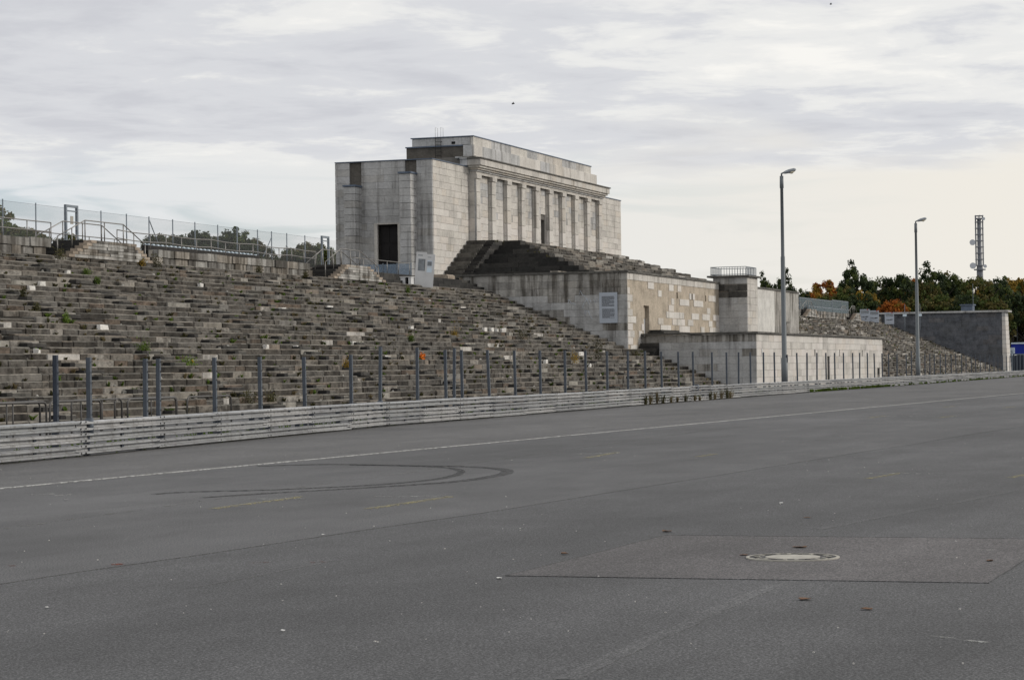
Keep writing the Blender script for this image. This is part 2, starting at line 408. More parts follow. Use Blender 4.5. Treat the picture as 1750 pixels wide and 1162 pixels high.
def tread_faces(me):                                  # walked-on top and nosing: rain-washed, paler stone
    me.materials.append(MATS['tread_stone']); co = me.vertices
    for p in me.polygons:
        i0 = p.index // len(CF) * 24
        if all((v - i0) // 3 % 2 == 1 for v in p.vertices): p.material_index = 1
def block(parent, x0, x1, y0, y1, z0, z1, mat, rot=(0, 0, 0), name='block'):
    return link(name, block_mesh(mat, random.randrange(6)), parent, (x0, y0, z0), rot, (x1 - x0, y1 - y0, z1 - z0))
def add_block(mb, x0, x1, y0, y1, z0, z1, rs=random, bv=(.010, .05, .072)):  # the same block, joined
    i = len(mb.v)
    for (a, b_, c) in chamfer_verts(rs, bv): mb.v.append((x0 + a * (x1 - x0), y0 + b_ * (y1 - y0), z0 + c * (z1 - z0)))
    mb.f += [tuple(i + k for k in q) for q in CF]

def courses(z0, z1, h):
    n = max(1, round((z1 - z0) / h)); return [z0 + (z1 - z0) * i / n for i in range(n + 1)]
def splits(u0, u1, w, jit=.35, phase=0.):
    out = [u0]; u = u0 + w * (phase if phase else random.uniform(.6, 1.2))
    while u < u1 - w * .45:
        out.append(u); u += w * random.uniform(1 - jit, 1 + jit)
    return out + [u1]
def ashlar(parent, face, plane, u0, u1, zs, w, mat, skip=lambda u, z: False, depth=.16, gap=.012, holes=(), matf=None, name='block', proud=.012):
    """a face of squared stones; face '-x' lies in X = plane and runs along Y, '-y' lies in Y = plane and runs along X"""
    n = 0
    for k in range(len(zs) - 1):
        us = splits(u0, u1, w, phase=.5 if k % 2 else 1.0)
        for a, b_ in zip(us, us[1:]):
            cu, cz = (a + b_) / 2, (zs[k] + zs[k + 1]) / 2
            if skip(cu, cz): continue
            segs = [(a, b_)]
            for (h0, h1, g0, g1) in holes:            # cut stones back to the edge of an opening
                if zs[k + 1] > g0 + .03 and zs[k] < g1 - .03:
                    ns = []
                    for (p, q) in segs:
                        if q <= h0 or p >= h1: ns.append((p, q))
                        else:
                            if p < h0 - .1: ns.append((p, h0))
                            if q > h1 + .1: ns.append((h1, q))
                    segs = ns
            for (p, q) in segs:
                d = random.uniform(0, proud); mt = matf(cu, cz) if matf else mat
                z0_, z1_ = zs[k] + gap / 2, zs[k + 1] - gap / 2
                for (h0, h1, g0, g1) in holes: pass
                if face == '-x': block(parent, plane - d, plane + depth, p + gap / 2, q - gap / 2, z0_, z1_, mt, name=name)
                else: block(parent, p + gap / 2, q - gap / 2, plane - d, plane + depth, z0_, z1_, mt, name=name)
                n += 1
    return n
def holed(mb, face, p0, p1, u0, u1, z0, z1, holes):
    """a solid wall slab with rectangular openings"""
    us = sorted({u0, u1, *[h[0] for h in holes], *[h[1] for h in holes]}); zs = sorted({z0, z1, *[h[2] for h in holes], *[h[3] for h in holes]})
    for a, b_ in zip(us, us[1:]):
        for c, d in zip(zs, zs[1:]):
            cu, cz = (a + b_) / 2, (c + d) / 2
            if any(h[0] < cu < h[1] and h[2] < cz < h[3] for h in holes): continue
            if face == '-x': mb.box(p0, p1, a, b_, c, d)
            else: mb.box(a, b_, p0, p1, c, d)
    return mb
def handrail(parent, pts, heights=(.95, .5), r=.025, every=None, mat='rail_tube', feet=None):
    """two tubes over a line of floor points, standing on posts"""
    pts = [Vector(p) for p in pts]
    for h in heights: MB().tube([p + Vector((0, 0, h)) for p in pts], r).build('rail', mat, parent, True)
    for p in (feet or pts): p = Vector(p); MB().tube([p - Vector((0, 0, .05)), p + Vector((0, 0, heights[0]))], r).build('post', mat, parent, True)

# ================================================================== ground
def sheet(name, pts, z, mat, parent=None):
    a = sum(p[0] * q[1] - q[0] * p[1] for p, q in zip(pts, list(pts[1:]) + [pts[0]]))
    pts = list(pts) if a > 0 else list(pts)[::-1]; mb = MB().poly([(p[0], p[1], z) for p in pts])
    for p, q in zip(pts, pts[1:] + [pts[0]]): mb.poly([(p[0], p[1], -.01), (q[0], q[1], -.01), (q[0], q[1], z), (p[0], p[1], z)])
    return mb.build(name, mat, parent)
tag(MB().poly([(-1500, -2500, 0), (4000, -2500, 0), (4000, 2500, 0), (-1500, 2500, 0)]).build('ground', 'asphalt'), 'wide grey asphalt racing surface in front of the stand', 'asphalt', kind='structure')
road = None
def structure(o): o['kind'] = 'structure'; return o
# strip between the barrier and the terraces: older, paler asphalt and earth
structure(sheet('verge', [(20, 27), (74, 28.6), (150, 32), (340, 38.4), (340, 60), (20, 60)], .004, 'asphalt_old'))
structure(sheet('old_lane', [(-40, 8.9 + 4.0), (16.7, 10.08), (26.8, 9.24), (46.8, 8.31), (80, 6.8), (340, -6), (340, -60), (-40, -60)][::-1], .004, 'asphalt_old'))
structure(sheet('track_lane', [(10, 19.3), (200, 13.9), (340, 9.9), (340, 37.3), (300, 35.9), (198, 32.3), (141, 30.8), (103.6, 29.3), (74.2, 27.5), (67.3, 27.25), (48, 25), (38, 24), (10, 21.6)], .006, 'asphalt_track'))
structure(sheet('asphalt_patch', [(18.08, 6.26), (22.74, 6.21), (22.70, 2.43), (18.10, 2.44)][::-1], .0075, 'asphalt_patch'))
def strip(name, pts, w, z, mat, taper=False):
    pts = [Vector((p[0], p[1], 0)) for p in pts]; mb = MB(); Lp = []
    for i, p in enumerate(pts):
        d = (pts[min(i + 1, len(pts) - 1)] - pts[max(i - 1, 0)]).normalized(); n = Vector((-d.y, d.x, 0))
        ww = (w[i] if isinstance(w, (list, tuple)) else w) / 2
        Lp.append((p + n * ww, p - n * ww))
    for (a, b_), (c, d) in zip(Lp, Lp[1:]): mb.poly([(*b_.xy, z), (*d.xy, z), (*c.xy, z), (*a.xy, z)]); mb.poly([(*b_.xy, -.005), (*d.xy, -.005), (*d.xy, z), (*b_.xy, z)]); mb.poly([(*c.xy, -.005), (*a.xy, -.005), (*a.xy, z), (*c.xy, z)])
    return structure(mb.build(name, mat))
def wob(p, q, n, amp):
    return [(p[0] + (q[0] - p[0]) * i / n, p[1] + (q[1] - p[1]) * i / n + random.uniform(-amp, amp)) for i in range(n + 1)]
strip('lane_line', wob((15, 19.15), (200, 13.9), 40, .012), .095, .0095, 'white_paint')
strip('asphalt_seam', wob((2, 11.2), (26.8, 9.24), 14, .03) + wob((26.8, 9.24), (46.8, 8.31), 12, .03)[1:], .022, .0085, 'seam_tar')
strip('asphalt_seam', wob((46.8, 8.31), (80, 6.8), 14, .05), .035, .0085, 'seam_tar')
strip('asphalt_seam', wob((10, 13.0), (26.4, 13.82), 10, .03) + wob((26.4, 13.82), (60, 15.4), 14, .03)[1:], .05, .0085, 'seam_pale')
for a, b_ in (((18.08, 6.26), (22.74, 6.21)), ((22.74, 6.21), (22.70, 2.43)), ((22.70, 2.43), (18.10, 2.44)), ((18.10, 2.44), (18.08, 6.26))):
    strip('patch_joint', wob(a, b_, 8, .006), .009, .0095, 'seam_tar')
for a, b_, w in (((960, 1162), (1320, 1000), .13), ((330, 1005), (570, 958), .06), ((1400, 905), (1750, 835), .13)):
    p, q = on_ground(*a), on_ground(*b_); strip('asphalt_seam', wob((p.x, p.y), (q.x, q.y), 12, .02), w, .006, 'asphalt')
def paint(a, b_, w, mat):
    p, q = on_ground(*a), on_ground(*b_); strip('parking_mark', [(p.x, p.y), ((p.x + q.x) / 2, (p.y + q.y) / 2), (q.x, q.y)], w, .0095, mat)
for a, b_ in (((362, 870), (517, 849)), ((628, 870), (770, 849)), ((1480, 819), (1543, 808)), ((1000, 783), (1056, 773)), ((1190, 781), (1222, 776)),
              ((1484, 714), (1512, 711)), ((1604, 714), (1630, 711)), ((1725, 817), (1760, 810)), ((1612, 696), (1632, 694)), ((1716, 697), (1734, 695))):
    paint(a, b_, .10, 'yellow_paint')
for a, b_ in (((425, 853), (520, 853)), ((640, 849), (760, 848)), ((1465, 809), (1615, 810)), ((985, 776), (1060, 774)), ((1500, 711), (1640, 712)), ((1600, 695), (1740, 696)), ((1715, 714), (1750, 714))):
    paint(a, b_, .06, 'faint_white_paint')
for a, b_ in (((0, 968), (40, 967)), ((190, 965), (230, 964)), ((410, 963), (470, 962)), ((530, 962), (560, 961))): paint(a, b_, .05, 'faint_red_paint')
for a, b_ in (((45, 846), (95, 844)), ((95, 847), (128, 845)), ((1585, 1088), (1690, 1100)), ((1620, 940), (1700, 941))): paint(a, b_, .05, 'faint_white_paint')
def curve_px(ks, n=60):                               # smooth curve through photo points, laid on the ground
    P = [on_ground(*k) for k in ks]; P = [P[0]] + P + [P[-1]]; out = []
    for i in range(1, len(P) - 2):
        for j in range(8):
            t = j / 8; a, b_, c, d = P[i - 1], P[i], P[i + 1], P[i + 2]
            out.append(.5 * ((2 * b_) + (c - a) * t + (2 * a - 5 * b_ + 4 * c - d) * t * t + (3 * b_ - a - 3 * c + d) * t ** 3))
    return [(p.x, p.y) for p in out + [P[-1]]]
for ks, wmax in (([(345, 851), (450, 844), (640, 833), (770, 824), (838, 815), (866, 808), (856, 802), (800, 798), (700, 796), (560, 794), (440, 797)], .20),
                 ([(262, 845), (330, 841), (480, 837), (640, 829), (740, 820), (782, 811), (786, 804), (755, 799), (680, 796), (600, 795)], .13)):
    c = curve_px(ks); n = len(c)
    strip('tyre_skid_mark', c, [max(.10, wmax * math.sin(math.pi * min(1, (i + 3) / (n + 3))) ** .7) for i in range(n)], .0115, 'tyre_rubber')

# manhole cover
mh = empty('manhole_cover', 'round cast iron manhole cover with pale concrete filling in the asphalt patch', 'manhole cover'); mh.location = (20.18, 4.38, .012)
def disc(r0, r1, z0, z1, n=40):
    mb = MB()
    for i in range(n):
        a, b_ = 2 * math.pi * i / n, 2 * math.pi * (i + 1) / n
        c = [(r * math.cos(t), r * math.sin(t), z) for r, t, z in ((r0, a, z1), (r1, a, z1), (r1, b_, z1), (r0, b_, z1))]
        mb.poly(c); mb.poly([(r1 * math.cos(a), r1 * math.sin(a), z0), (r1 * math.cos(b_), r1 * math.sin(b_), z0), c[2], c[1]])
    return mb
disc(.372, .40, -.01, .006).build('frame', 'concrete_fill', mh); disc(.0, .372, -.01, .002).build('cover', 'cast_iron', mh)
disc(.0, .235, -.01, .006).build('filling', 'concrete_fill', mh)
for i in range(20):
    t = 2 * math.pi * i / 20; mb = MB().obox((.31 * math.cos(t), .31 * math.sin(t), .004), (.022 * math.cos(t), .022 * math.sin(t), 0), (-.016 * math.sin(t), .016 * math.cos(t), 0), (0, 0, .004))
    mb.build('stud', 'concrete_fill' if i % 3 else 'cast_iron', mh)

# ================================================================== terraces
ROW, RISE, Y0 = .60, .25, 38.8
NR = 29
XC = 187.0                                            # centre line of the stand
def terrace_core(x0, x1):
    poly = [(Y0 + .10, -.2)]
    for i in range(NR): poly += [(Y0 + .10 + ROW * i, RISE * (i + 1) - .05), (Y0 + .10 + ROW * (i + 1), RISE * (i + 1) - .05)]
    poly += [(58.5, NR * RISE - .05), (58.5, -.2)]
    return MB().prism(poly, 'x', x0, x1)
def in_view(p):
    c = M3.transposed() @ (Vector(p) - CAM); return CX + F * c.x / c.z, CY + F * c.y / c.z, c.z
terr = empty('stepped_terrace', 'long terrace of weathered grey stone steps left of the rostrum', 'terrace')
tc_ = terrace_core(36, 162.1).build('core', 'terrace_core', terr)
cand = []; rest = MB(); rest_pale = MB()
rs = random.Random(3)
AISLES = [x for x in [44 + 8.2 * k for k in range(15)] if x < 158]
for i in range(NR):
    y = Y0 + ROW * i; z = RISE * i
    xend = 162.1 if y < 45.6 else 158.55
    x = 36 + rs.uniform(0, 1.5)
    while x < xend - .3:
        w = rs.choice([.5, .9, 1.2, 1.6, 2.0, 2.5]) * rs.uniform(.85, 1.15)
        x1 = min(xend, x + w)
        kind = rs.random()
        dy, dz = rs.gauss(0, .015), rs.gauss(0, .006)
        top = z + RISE + dz
        if kind < .035: top -= rs.uniform(.06, .13)
        if kind > .985: dy += .16                         # a stone gone from the edge
        pale = rs.random() < .06 + .06 * (x > 110)
        a = (x + .008, x1 - .008, y + dy, y + ROW + .12, z - .03, top)
        px, py, d = in_view(((x + x1) / 2, y, z + .12))
        size = (in_view((x1, y, z))[0] - in_view((x, y, z))[0]) * F * .25 / d if 0 < px < 1750 else 0
        occl = py > 712
        cand.append((0 if occl else size, a, pale)); x = x1 + (rs.uniform(.02, .25) if rs.random() < .04 else 0)
cand.sort(key=lambda c: -c[0])
for k, (s_, a, pale) in enumerate(cand):
    mt = 'terrace_stone_pale' if pale else 'terrace_stone'
    if k < 300: block(terr, *a, mt, (rs.gauss(0, .006), rs.gauss(0, .004), rs.gauss(0, .006)))
    else: add_block(rest_pale if pale else rest, *a, rs)
tag(treads(rest.build('blocks', 'terrace_stone', terr)), kind='stuff'); tag(treads(rest_pale.build('pale_blocks', 'terrace_stone_pale', terr)), kind='stuff')
half, hrest, hrest2 = [], MB(), MB()
for xa in AISLES:
    for i in range(NR):
        if rs.random() < .22: continue
        y = Y0 + ROW * i; z = RISE * i; x = xa + rs.uniform(-.25, .25); w = rs.uniform(.9, 1.6)
        yy, zt_ = y - .36 + rs.gauss(0, .03), z + .14 + rs.gauss(0, .012)
        half.append((in_view((x, y, z))[2], (x, x + .34, yy, y + .02, z - .02, zt_), 'black_stone')); half.append((in_view((x, y, z))[2], (x + .35, x + w, yy, y + .02, z - .02, zt_), 'dark_step_stone'))  # black end piece: shade of the half step's left face, put into colour
half.sort(key=lambda h: h[0])
for k, (d, a, hm) in enumerate(half):
    if k < 290: block(terr, *a, hm, (0, 0, rs.gauss(0, .01)), 'aisle_step')  # black_stone pieces among these are the half steps' painted shade ends
    else: add_block(hrest if hm == 'dark_step_stone' else hrest2, *a, rs)
tag(treads(hrest.build('aisle_steps', 'dark_step_stone', terr)), kind='stuff')
tag(hrest2.build('aisle_shade_ends', 'black_stone', terr), kind='stuff')
rub = MB()                                             # broken bits of stone left on the treads
for k in range(420):
    i = rs.randrange(NR); y = Y0 + ROW * i - rs.uniform(.05, .3); x = rs.uniform(50, 157.5); z = RISE * i; a = rs.uniform(.05, .2) * (1.6 if rs.random() < .12 else 1)
    add_block(rub, x, x + a, y, y + a * .7, z - .03, z + min(.14, a * rs.uniform(.3, .7)), rs, (.2, .2, .2))
tag(rub.build('rubble', 'rubble_stone', terr), kind='stuff')
# terrace beyond the rostrum: stones too small to pick apart
terr2 = empty('stepped_terrace', 'far terrace of stone steps running to the dark end wall', 'terrace')
terrace_core(212, 317).build('core', 'terrace_core', terr2)
mb, mb2 = MB(), MB()
for i in range(NR):
    y = Y0 + ROW * i; z = RISE * i; x = (212.0 if y < 45.6 else 215.4) + rs.uniform(0, 1)
    while x < 316.5:
        w = rs.choice([.8, 1.3, 1.8, 2.4, 3.]) * rs.uniform(.85, 1.15); x1 = min(316.8, x + w)
        add_block(mb2 if rs.random() < .30 else mb, x + .01, x1 - .01, y + rs.gauss(0, .05), y + ROW + .12, z - .03, z + RISE + rs.gauss(0, .02), rs)
        x = x1 + (rs.uniform(.1, .5) if rs.random() < .10 else 0)
for k in range(12):
    for i in range(NR):
        if rs.random() < .2: continue
        y = Y0 + ROW * i; x = 217 + 8 * k + rs.uniform(-.3, .3); add_block(mb, x, x + rs.uniform(.9, 1.6), y - .29, y + .02, RISE * i - .02, RISE * i + .13, rs)
tag(treads(mb.build('blocks', 'terrace_stone', terr2)), kind='stuff'); tag(treads(mb2.build('pale_blocks', 'terrace_stone_pale', terr2)), kind='stuff')

# upper walk behind the terraces, faced with a two-course stone wall
PLAT = 8.02
na = [on_y(*q, 56.2).x for q in ((84, 430), (262, 455), (533, 478), (659, 487))]   # where the side stairs cut into the walk
na[1] = max(na[1], 107.6)
wk = tag(MB().box(30, 162.3, 57.72, 82, -.2, PLAT - .02).box(30, na[0], 56.5, 57.72, -.2, PLAT - .02).box(na[1], na[2], 56.5, 57.72, -.2, PLAT - .02).box(na[0], na[1], 56.4, 57.72, -.2, NR * RISE - .02).box(na[2], 162.3, 56.4, 57.72, -.2, NR * RISE - .02).build('upper_walk', 'bare_concrete'), kind='structure')
wk2 = tag(MB().box(211.8, 317, 56.5, 82, -.2, PLAT - .02).build('upper_walk', 'bare_concrete'), kind='structure')
tag(MB().box(162.3, 211.8, 57.6, 82, -.2, PLAT - .03).build('hall_podium', 'bare_concrete'), kind='structure')
def parapet(x0, x1, label, gaps=()):
    w = empty('parapet_wall', label, 'wall')
    cuts = sorted([x0, x1, *[g for gg in gaps for g in gg]]); cm = MB()
    for a, b_ in zip(cuts, cuts[1:]):
        if not any(g0 <= (a + b_) / 2 <= g1 for g0, g1 in gaps): cm.box(a, b_, 56.45, 56.62, NR * RISE - .02, PLAT - .03)
    cm.build('core', 'joint_core', w)
    for zs_, ww, dp in (((NR * RISE - .01, 7.64), 1.15, .0), ((7.64, PLAT + .03), 1.7, .05)):
        us = splits(x0, x1, ww)
        for a, b_ in zip(us, us[1:]):
            if any(g0 < (a + b_) / 2 < g1 for g0, g1 in gaps) or random.random() < .03: continue
            o = random.gauss(0, .03) - dp; t = random.gauss(0, .018)
            block(w, a + .012, b_ - .012, 56.2 + o, 56.62 + (.35 if dp else 0), zs_[0] + .008, zs_[1] - .008 + min(t, .02), 'wall_top_stone', (0, random.gauss(0, .006), random.gauss(0, .01)))
    return w

# stair podiums in front of the parapet: side steps, a cheek wall with stepped shoulders, rails
def podium(xa, xb, xc, xd, label, rail_label, group, front=55.55):
    """steps climb from xa to xb, landing xb..xc, steps down to xd"""
    p = empty('stair_podium', label, 'stairs', group); z0 = NR * RISE; n = 6; h = (PLAT + .12 - z0) / n
    cw = front + .42
    for i in range(n):
        a, b_ = xa + (xb - xa) * i / n, xa + (xb - xa) * (i + 1) / n
        block(p, a, b_ + .03, cw, 57.6, z0 - .02, z0 + h * (i + 1), 'black_stone', name='step')
        a2, b2 = xd - (xd - xc) * i / n, xd - (xd - xc) * (i + 1) / n
        block(p, b2 - .03, a2, cw, 57.6, z0 - .02, z0 + h * (i + 1), 'black_stone', name='step')
    block(p, xb, xc, cw, 57.6, z0, z0 + h * n, 'dark_step_stone', name='landing')
    for k in range(n):                                 # front cheek in courses, each shorter than the one below
        f0, f1 = xa + (xb - xa) * k / n, xd - (xd - xc) * k / n
        zc0, zc1 = z0 - .02 + h * k, z0 - .02 + h * (k + 1)
        for a, b_ in zip(*(lambda u: (u, u[1:]))([f0, f0 + .55] + splits(f0 + .56, f1 - .56, 1.6)[1:-1] + [f1 - .55, f1])):
            edge = a == f0 or b_ == f1
            block(p, a + .008, b_ - .008, front + random.gauss(0, .015), cw - .005, zc0 + .006, zc1 - .006, 'brown_stone' if edge else ('pale_stone_wall' if k == 0 or random.random() < .3 else 'wall_top_stone'), name='cheek_block')
    r = empty('handrail', rail_label, 'handrail')
    zt = z0 + h * n
    for yy in (front + .55, 57.3):
        pts = [(xa - .1, yy, z0), (xb, yy, zt), (xc, yy, zt), (xd + .2, yy, z0)]
        feet = [pts[0], ((xa + xb) / 2, yy, (z0 + zt) / 2), pts[1], ((xb + xc) / 2, yy, zt), pts[2], pts[3]]
        handrail(r, pts, (.95,), .028, feet=feet)
    return p
xs = [on_y(*q, 55.55).x for q in ((118, 440), (163, 411), (228, 415), (262, 453))]
podium(*xs, 'stone stair podium with black side steps below the narrow gate on the left', 'bent steel handrails on the left stair podium', 'stair podiums')
xs2 = [on_y(*q, 55.55).x for q in ((572, 481), (597, 453), (629, 457), (659, 487))]
podium(*xs2, 'stone stair podium with black side steps in front of the pylon door', 'bent steel handrails on the podium by the pylon door', 'stair podiums')
xs3 = [on_y(*q, 55.55).x for q in ((1377, 542), (1386, 522), (1394, 523), (1399, 543))]
podium(*xs3, 'small far stair podium beside the mottled rostrum wall end', 'handrails on the far podium beside the rostrum', 'stair podiums')
xs4 = [on_y(*q, 55.55).x for q in ((1457, 546), (1464, 530), (1468, 531), (1472, 548))]
podium(*xs4, 'small far stair podium left of the information boards', 'handrails on the far podium left of the boards', 'stair podiums')
parapet(30, xs2[3] + .6, 'streaked two-course parapet wall along the top of the left terrace', ((na[0], na[1]), (na[2], xs2[3] + .6)))
parapet(212, 316.8, 'parapet wall along the top of the far terrace', ((xs3[0], xs3[3] + 1), (xs4[0], xs4[3] + 1)))

st = empty('low_steps', 'few low black steps at the terrace top between the tilted board and the rostrum', 'steps')
for k in range(3):
    us = splits(xs2[3] + .7, 158.6 if k else 158.5, 2.2)
    for a, b_ in zip(us, us[1:]): block(st, a + .01, b_ - .01, 56.2 + .55 * k, 57.9, NR * RISE - .02, NR * RISE + .257 * (k + 1), 'black_stone', name='step')
# ================================================================== grandstand hall
hall = empty('grandstand_hall', 'pale stone hall with pilastered front between two pylons above the terraces', 'building')
PX0, PX1, PY, PYB, PZ = 162.5, 170.44, 61.54, 69.2, 17.16
zs = courses(PLAT, PZ - .08, .51)
def pylon(x0, x1, left):
    core = MB()
    door = (64.25, 65.85, PLAT - .2, 12.45)
    if left: holed(core, '-x', x0 + .13, x0 + .6, PY + .13, PYB - .1, PLAT - .3, PZ - .1, [door]); core.box(x0 + .6, x1, PY + .13, PYB - .1, PLAT - .3, PZ - .1)
    else: core.box(x0 + .13, x1 - .13, PY + .13, PYB - .1, PLAT - .3, PZ - .1)
    p = core.build('pylon', 'bare_concrete', hall)
    front_to = x1 - .0
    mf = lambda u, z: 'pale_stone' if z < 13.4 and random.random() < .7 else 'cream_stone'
    ashlar(p, '-y', PY, x0 + (.19 if left else 0), front_to, zs, 1.3, 'cream_stone', matf=mf)
    if left:
        ashlar(p, '-x', x0, PY, PYB, zs, 1.75, 'grey_stone', holes=[(64.0, 66.1, PLAT - .3, 12.555), (67.1, 68.05, 15.4, 18), (62.75, 63.65, 16.3, 18)])
        for (a, b_, zt) in ((62.75, 63.62, 16.15), (67.1, 67.98, 15.35)):
            bt = MB().box(x0 - 1.2, x0 - .02, a + .06, b_ - .06, PLAT - .2, zt - .1).build('buttress', 'joint_core', hall)
            for z0_, z1_ in zip(courses(PLAT, zt - .14, .53), courses(PLAT, zt - .14, .53)[1:]):
                d = random.uniform(0, .02)
                block(bt, x0 - 1.3 - d, x0 - .03, a - d, b_, z0_ + .012, z1_ - .012, 'grey_stone')
            block(bt, x0 - 1.4, x0 - .03, a - .08, b_ + .06, zt - .13, zt, 'zinc_edge', name='cap')
        fr = MB(); fr.box(x0 - .10, x0 + .3, 64.0, 64.25, PLAT - .05, 12.45).box(x0 - .10, x0 + .3, 65.85, 66.1, PLAT - .05, 12.45).box(x0 - .10, x0 + .3, 64.0, 66.1, 12.45, 12.545)
        fr.build('door_frame', 'cream_stone', hall)
        dr = MB().box(x0 + .42, x0 + .5, 64.25, 65.85, PLAT - .05, 12.45).build('door', 'dark_door', hall)
        for k in range(3):
            for j in range(2): block(dr, x0 + .38, x0 + .43, 64.33 + j * .77, 65.0 + j * .77, PLAT + .3 + k * 1.4, PLAT + 1.5 + k * 1.4, 'dark_door', name='panel')
    MB().box(x0 - .06, x1 + (.06 if not left else -.1), PY - .06, PYB, PZ - .07, PZ).build('roof_edge', 'zinc_edge', p)
    return p
pylon(PX0, PX1, True); pylon(2 * XC - PX1, 2 * XC - PX0, False)
# front between the pylons: ten piers, nine panels, entablature, two-tier attic
FY, FB, FT = 60.96, 11.48, 16.55
FX0, FX1 = 170.42, 2 * XC - 170.42
RY = FY + .30
fac = MB(); dh = (186.95, 188.15, FB - .4, 14.05)
holed(fac, '-y', RY + .10, RY + .9, FX0 + .1, FX1 - .1, PLAT - .3, FT + .1, [(dh[0], dh[1], FB - .4, 14.05)])
fac.box(FX0 + .1, FX1 - .1, RY + .9, 68.5, PLAT - .3, 17.6)
fo = fac.build('facade', 'joint_core', hall)
MB().box(dh[0], dh[1], RY + .7, RY + .78, FB - .3, 14.05).build('doorway', 'bare_concrete', fo)
fz = courses(FB - .15, FT, .50)
for j in range(9):
    c0 = XC + 3.58 * (j - 4.5) + .45; c1 = XC + 3.58 * (j - 3.5) - .45
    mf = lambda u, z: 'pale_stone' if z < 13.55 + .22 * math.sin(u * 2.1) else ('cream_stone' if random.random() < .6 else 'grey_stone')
    ashlar(fo, '-y', RY, c0 - .0, c1, fz, 1.25, 'cream_stone', matf=mf, holes=[dh] if j == 4 else (), name='panel_block', depth=.12)
for j in range(10):
    c = XC + 3.58 * (j - 4.5)
    pl = MB().box(c - .40, c + .40, FY + .05, RY + .3, FB - .4, FT).build('pilaster', 'joint_core', hall)
    for z0_, z1_ in zip(courses(FB - .3, FT - .32, 1.0), courses(FB - .3, FT - .32, 1.0)[1:]):
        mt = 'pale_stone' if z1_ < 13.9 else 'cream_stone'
        d = random.uniform(0, .012)
        block(pl, c - .45 - d, c + .45, FY - d, RY + .28, z0_ + .008, z1_ - .008, mt)
        block(pl, c - .57, c + .57, FY + .15 - d, RY + .27, z0_ + .010, z1_ - .010, mt, name='back_block')
    block(pl, c - .54, c + .54, FY - .09, RY + .3, FT - .31, FT - .01, 'cream_stone', name='capital')
# left flank of the front block, standing proud of the pylon
ashlar(fo, '-x', FX0 - .02, FY + .02, PY - .02, fz, 1.0, 'grey_stone', depth=.1)
ent = MB().box(FX0 + .05, FX1 - .05, FY + .1, 68.4, FT, 17.9).build('entablature', 'joint_core', hall)
def band(y, z0_, z1_, ov, mat, w, name):
    us = splits(FX0 - ov, FX1 + ov, w, .15)
    for a, b_ in zip(us, us[1:]): block(ent, a + .006, b_ - .006, y - ov - random.uniform(0, .012), y + .5, z0_, z1_ - .006, mat, name=name)
    block(ent, FX0 - ov, FX0 + .3, y + .52, y + 1.1, z0_, z1_ - .006, 'grey_stone', name=name)
band(FY, FT, FT + .22, .03, 'cream_stone', 1.4, 'architrave_block'); band(FY, FT + .22, FT + .36, .12, 'grey_stone', 1.2, 'moulding')
band(FY, FT + .36, FT + .50, .26, 'cream_stone', 1.2, 'moulding'); band(FY, FT + .50, FT + .66, .42, 'cream_stone', 1.2, 'moulding'); band(FY, FT + .66, FT + 1.14, .56, 'cream_stone', 1.05, 'cornice_block')
band(FY, FT + 1.14, FT + 1.24, .66, 'slab_cap', 2.2, 'cornice_slab'); band(FY + .4, FT + 1.24, FT + 1.36, .50, 'sooty_stone', 1.7, 'cornice_slab')
AX0, AX1 = 171.3, 203.6
at = MB().box(AX0 + .12, AX1 - .1, 61.55, 67.0, 17.75, 18.86).box(AX0 + .15, AX1 - 1.4, 61.72, 66.5, 18.86, 19.50).build('attic', 'bare_concrete', hall)
ashlar(at, '-y', 61.42, AX0, AX1, [17.85, 18.9], 1.9, 'cream_stone', matf=lambda u, z: random.choice(['cream_stone', 'pale_stone', 'cream_stone', 'grey_stone']), depth=.13)
ashlar(at, '-y', 61.50, AX0 + .05, AX1 - 1.5, [18.9, 19.53], 2.0, 'cream_stone', matf=lambda u, z: random.choice(['cream_stone', 'cream_stone', 'grey_stone']), depth=.22)
block(at, AX0, AX0 + .12, 61.57, 62.3, 17.8, 18.9, 'grey_stone', name='corner_block')
ashlar(at, '-x', AX0 + .04, 61.74, 66.5, [18.93, 19.5], 1.4, 'grey_stone', depth=.1, skip=lambda u, z: False)
MB().box(AX0 - .03, AX1 - 1.4, 61.44, 66.6, 19.53, 19.60).build('roof_edge', 'zinc_edge', at)
MB().box(AX0 + .0, AX0 + .12, 62.35, 67.05, 18.84, 18.93).build('ledge', 'zinc_edge', at)
MB().box(AX0 + .09, AX0 + .2, 66.0, 66.4, 17.45, 17.85).build('vent_opening', 'black_void', at)
MB().box(AX0 + .02, AX0 + .1, 62.95, 63.25, 19.0, 19.2).build('vent_opening', 'black_void', at)
ld = empty('roof_ladder', 'thin iron ladder on the dark attic end of the hall', 'ladder')
for yy in (64.05, 64.5): MB().tube([(AX0 - .16, yy, 17.2), (AX0 - .16, yy, 19.55)], .02).build('stile', 'dark_iron', ld, True); MB().tube([(AX0 - .16, yy, 19.5), (AX0 - .16, yy, 20.3), (AX0 + .35, yy, 20.3), (AX0 + .35, yy, 19.6)], .013, 5).build('hoop', 'rail_tube', ld, True)
for k in range(9): MB().tube([(AX0 - .16, 64.05, 17.35 + k * .27), (AX0 - .16, 64.5, 17.35 + k * .27)], .018).build('rung', 'dark_iron', ld)
for k in range(3): MB().box(AX0 - .16, AX0 + .05, 64.03, 64.07, 17.6 + k * .8, 17.63 + k * .8).build('bracket', 'dark_iron', ld)

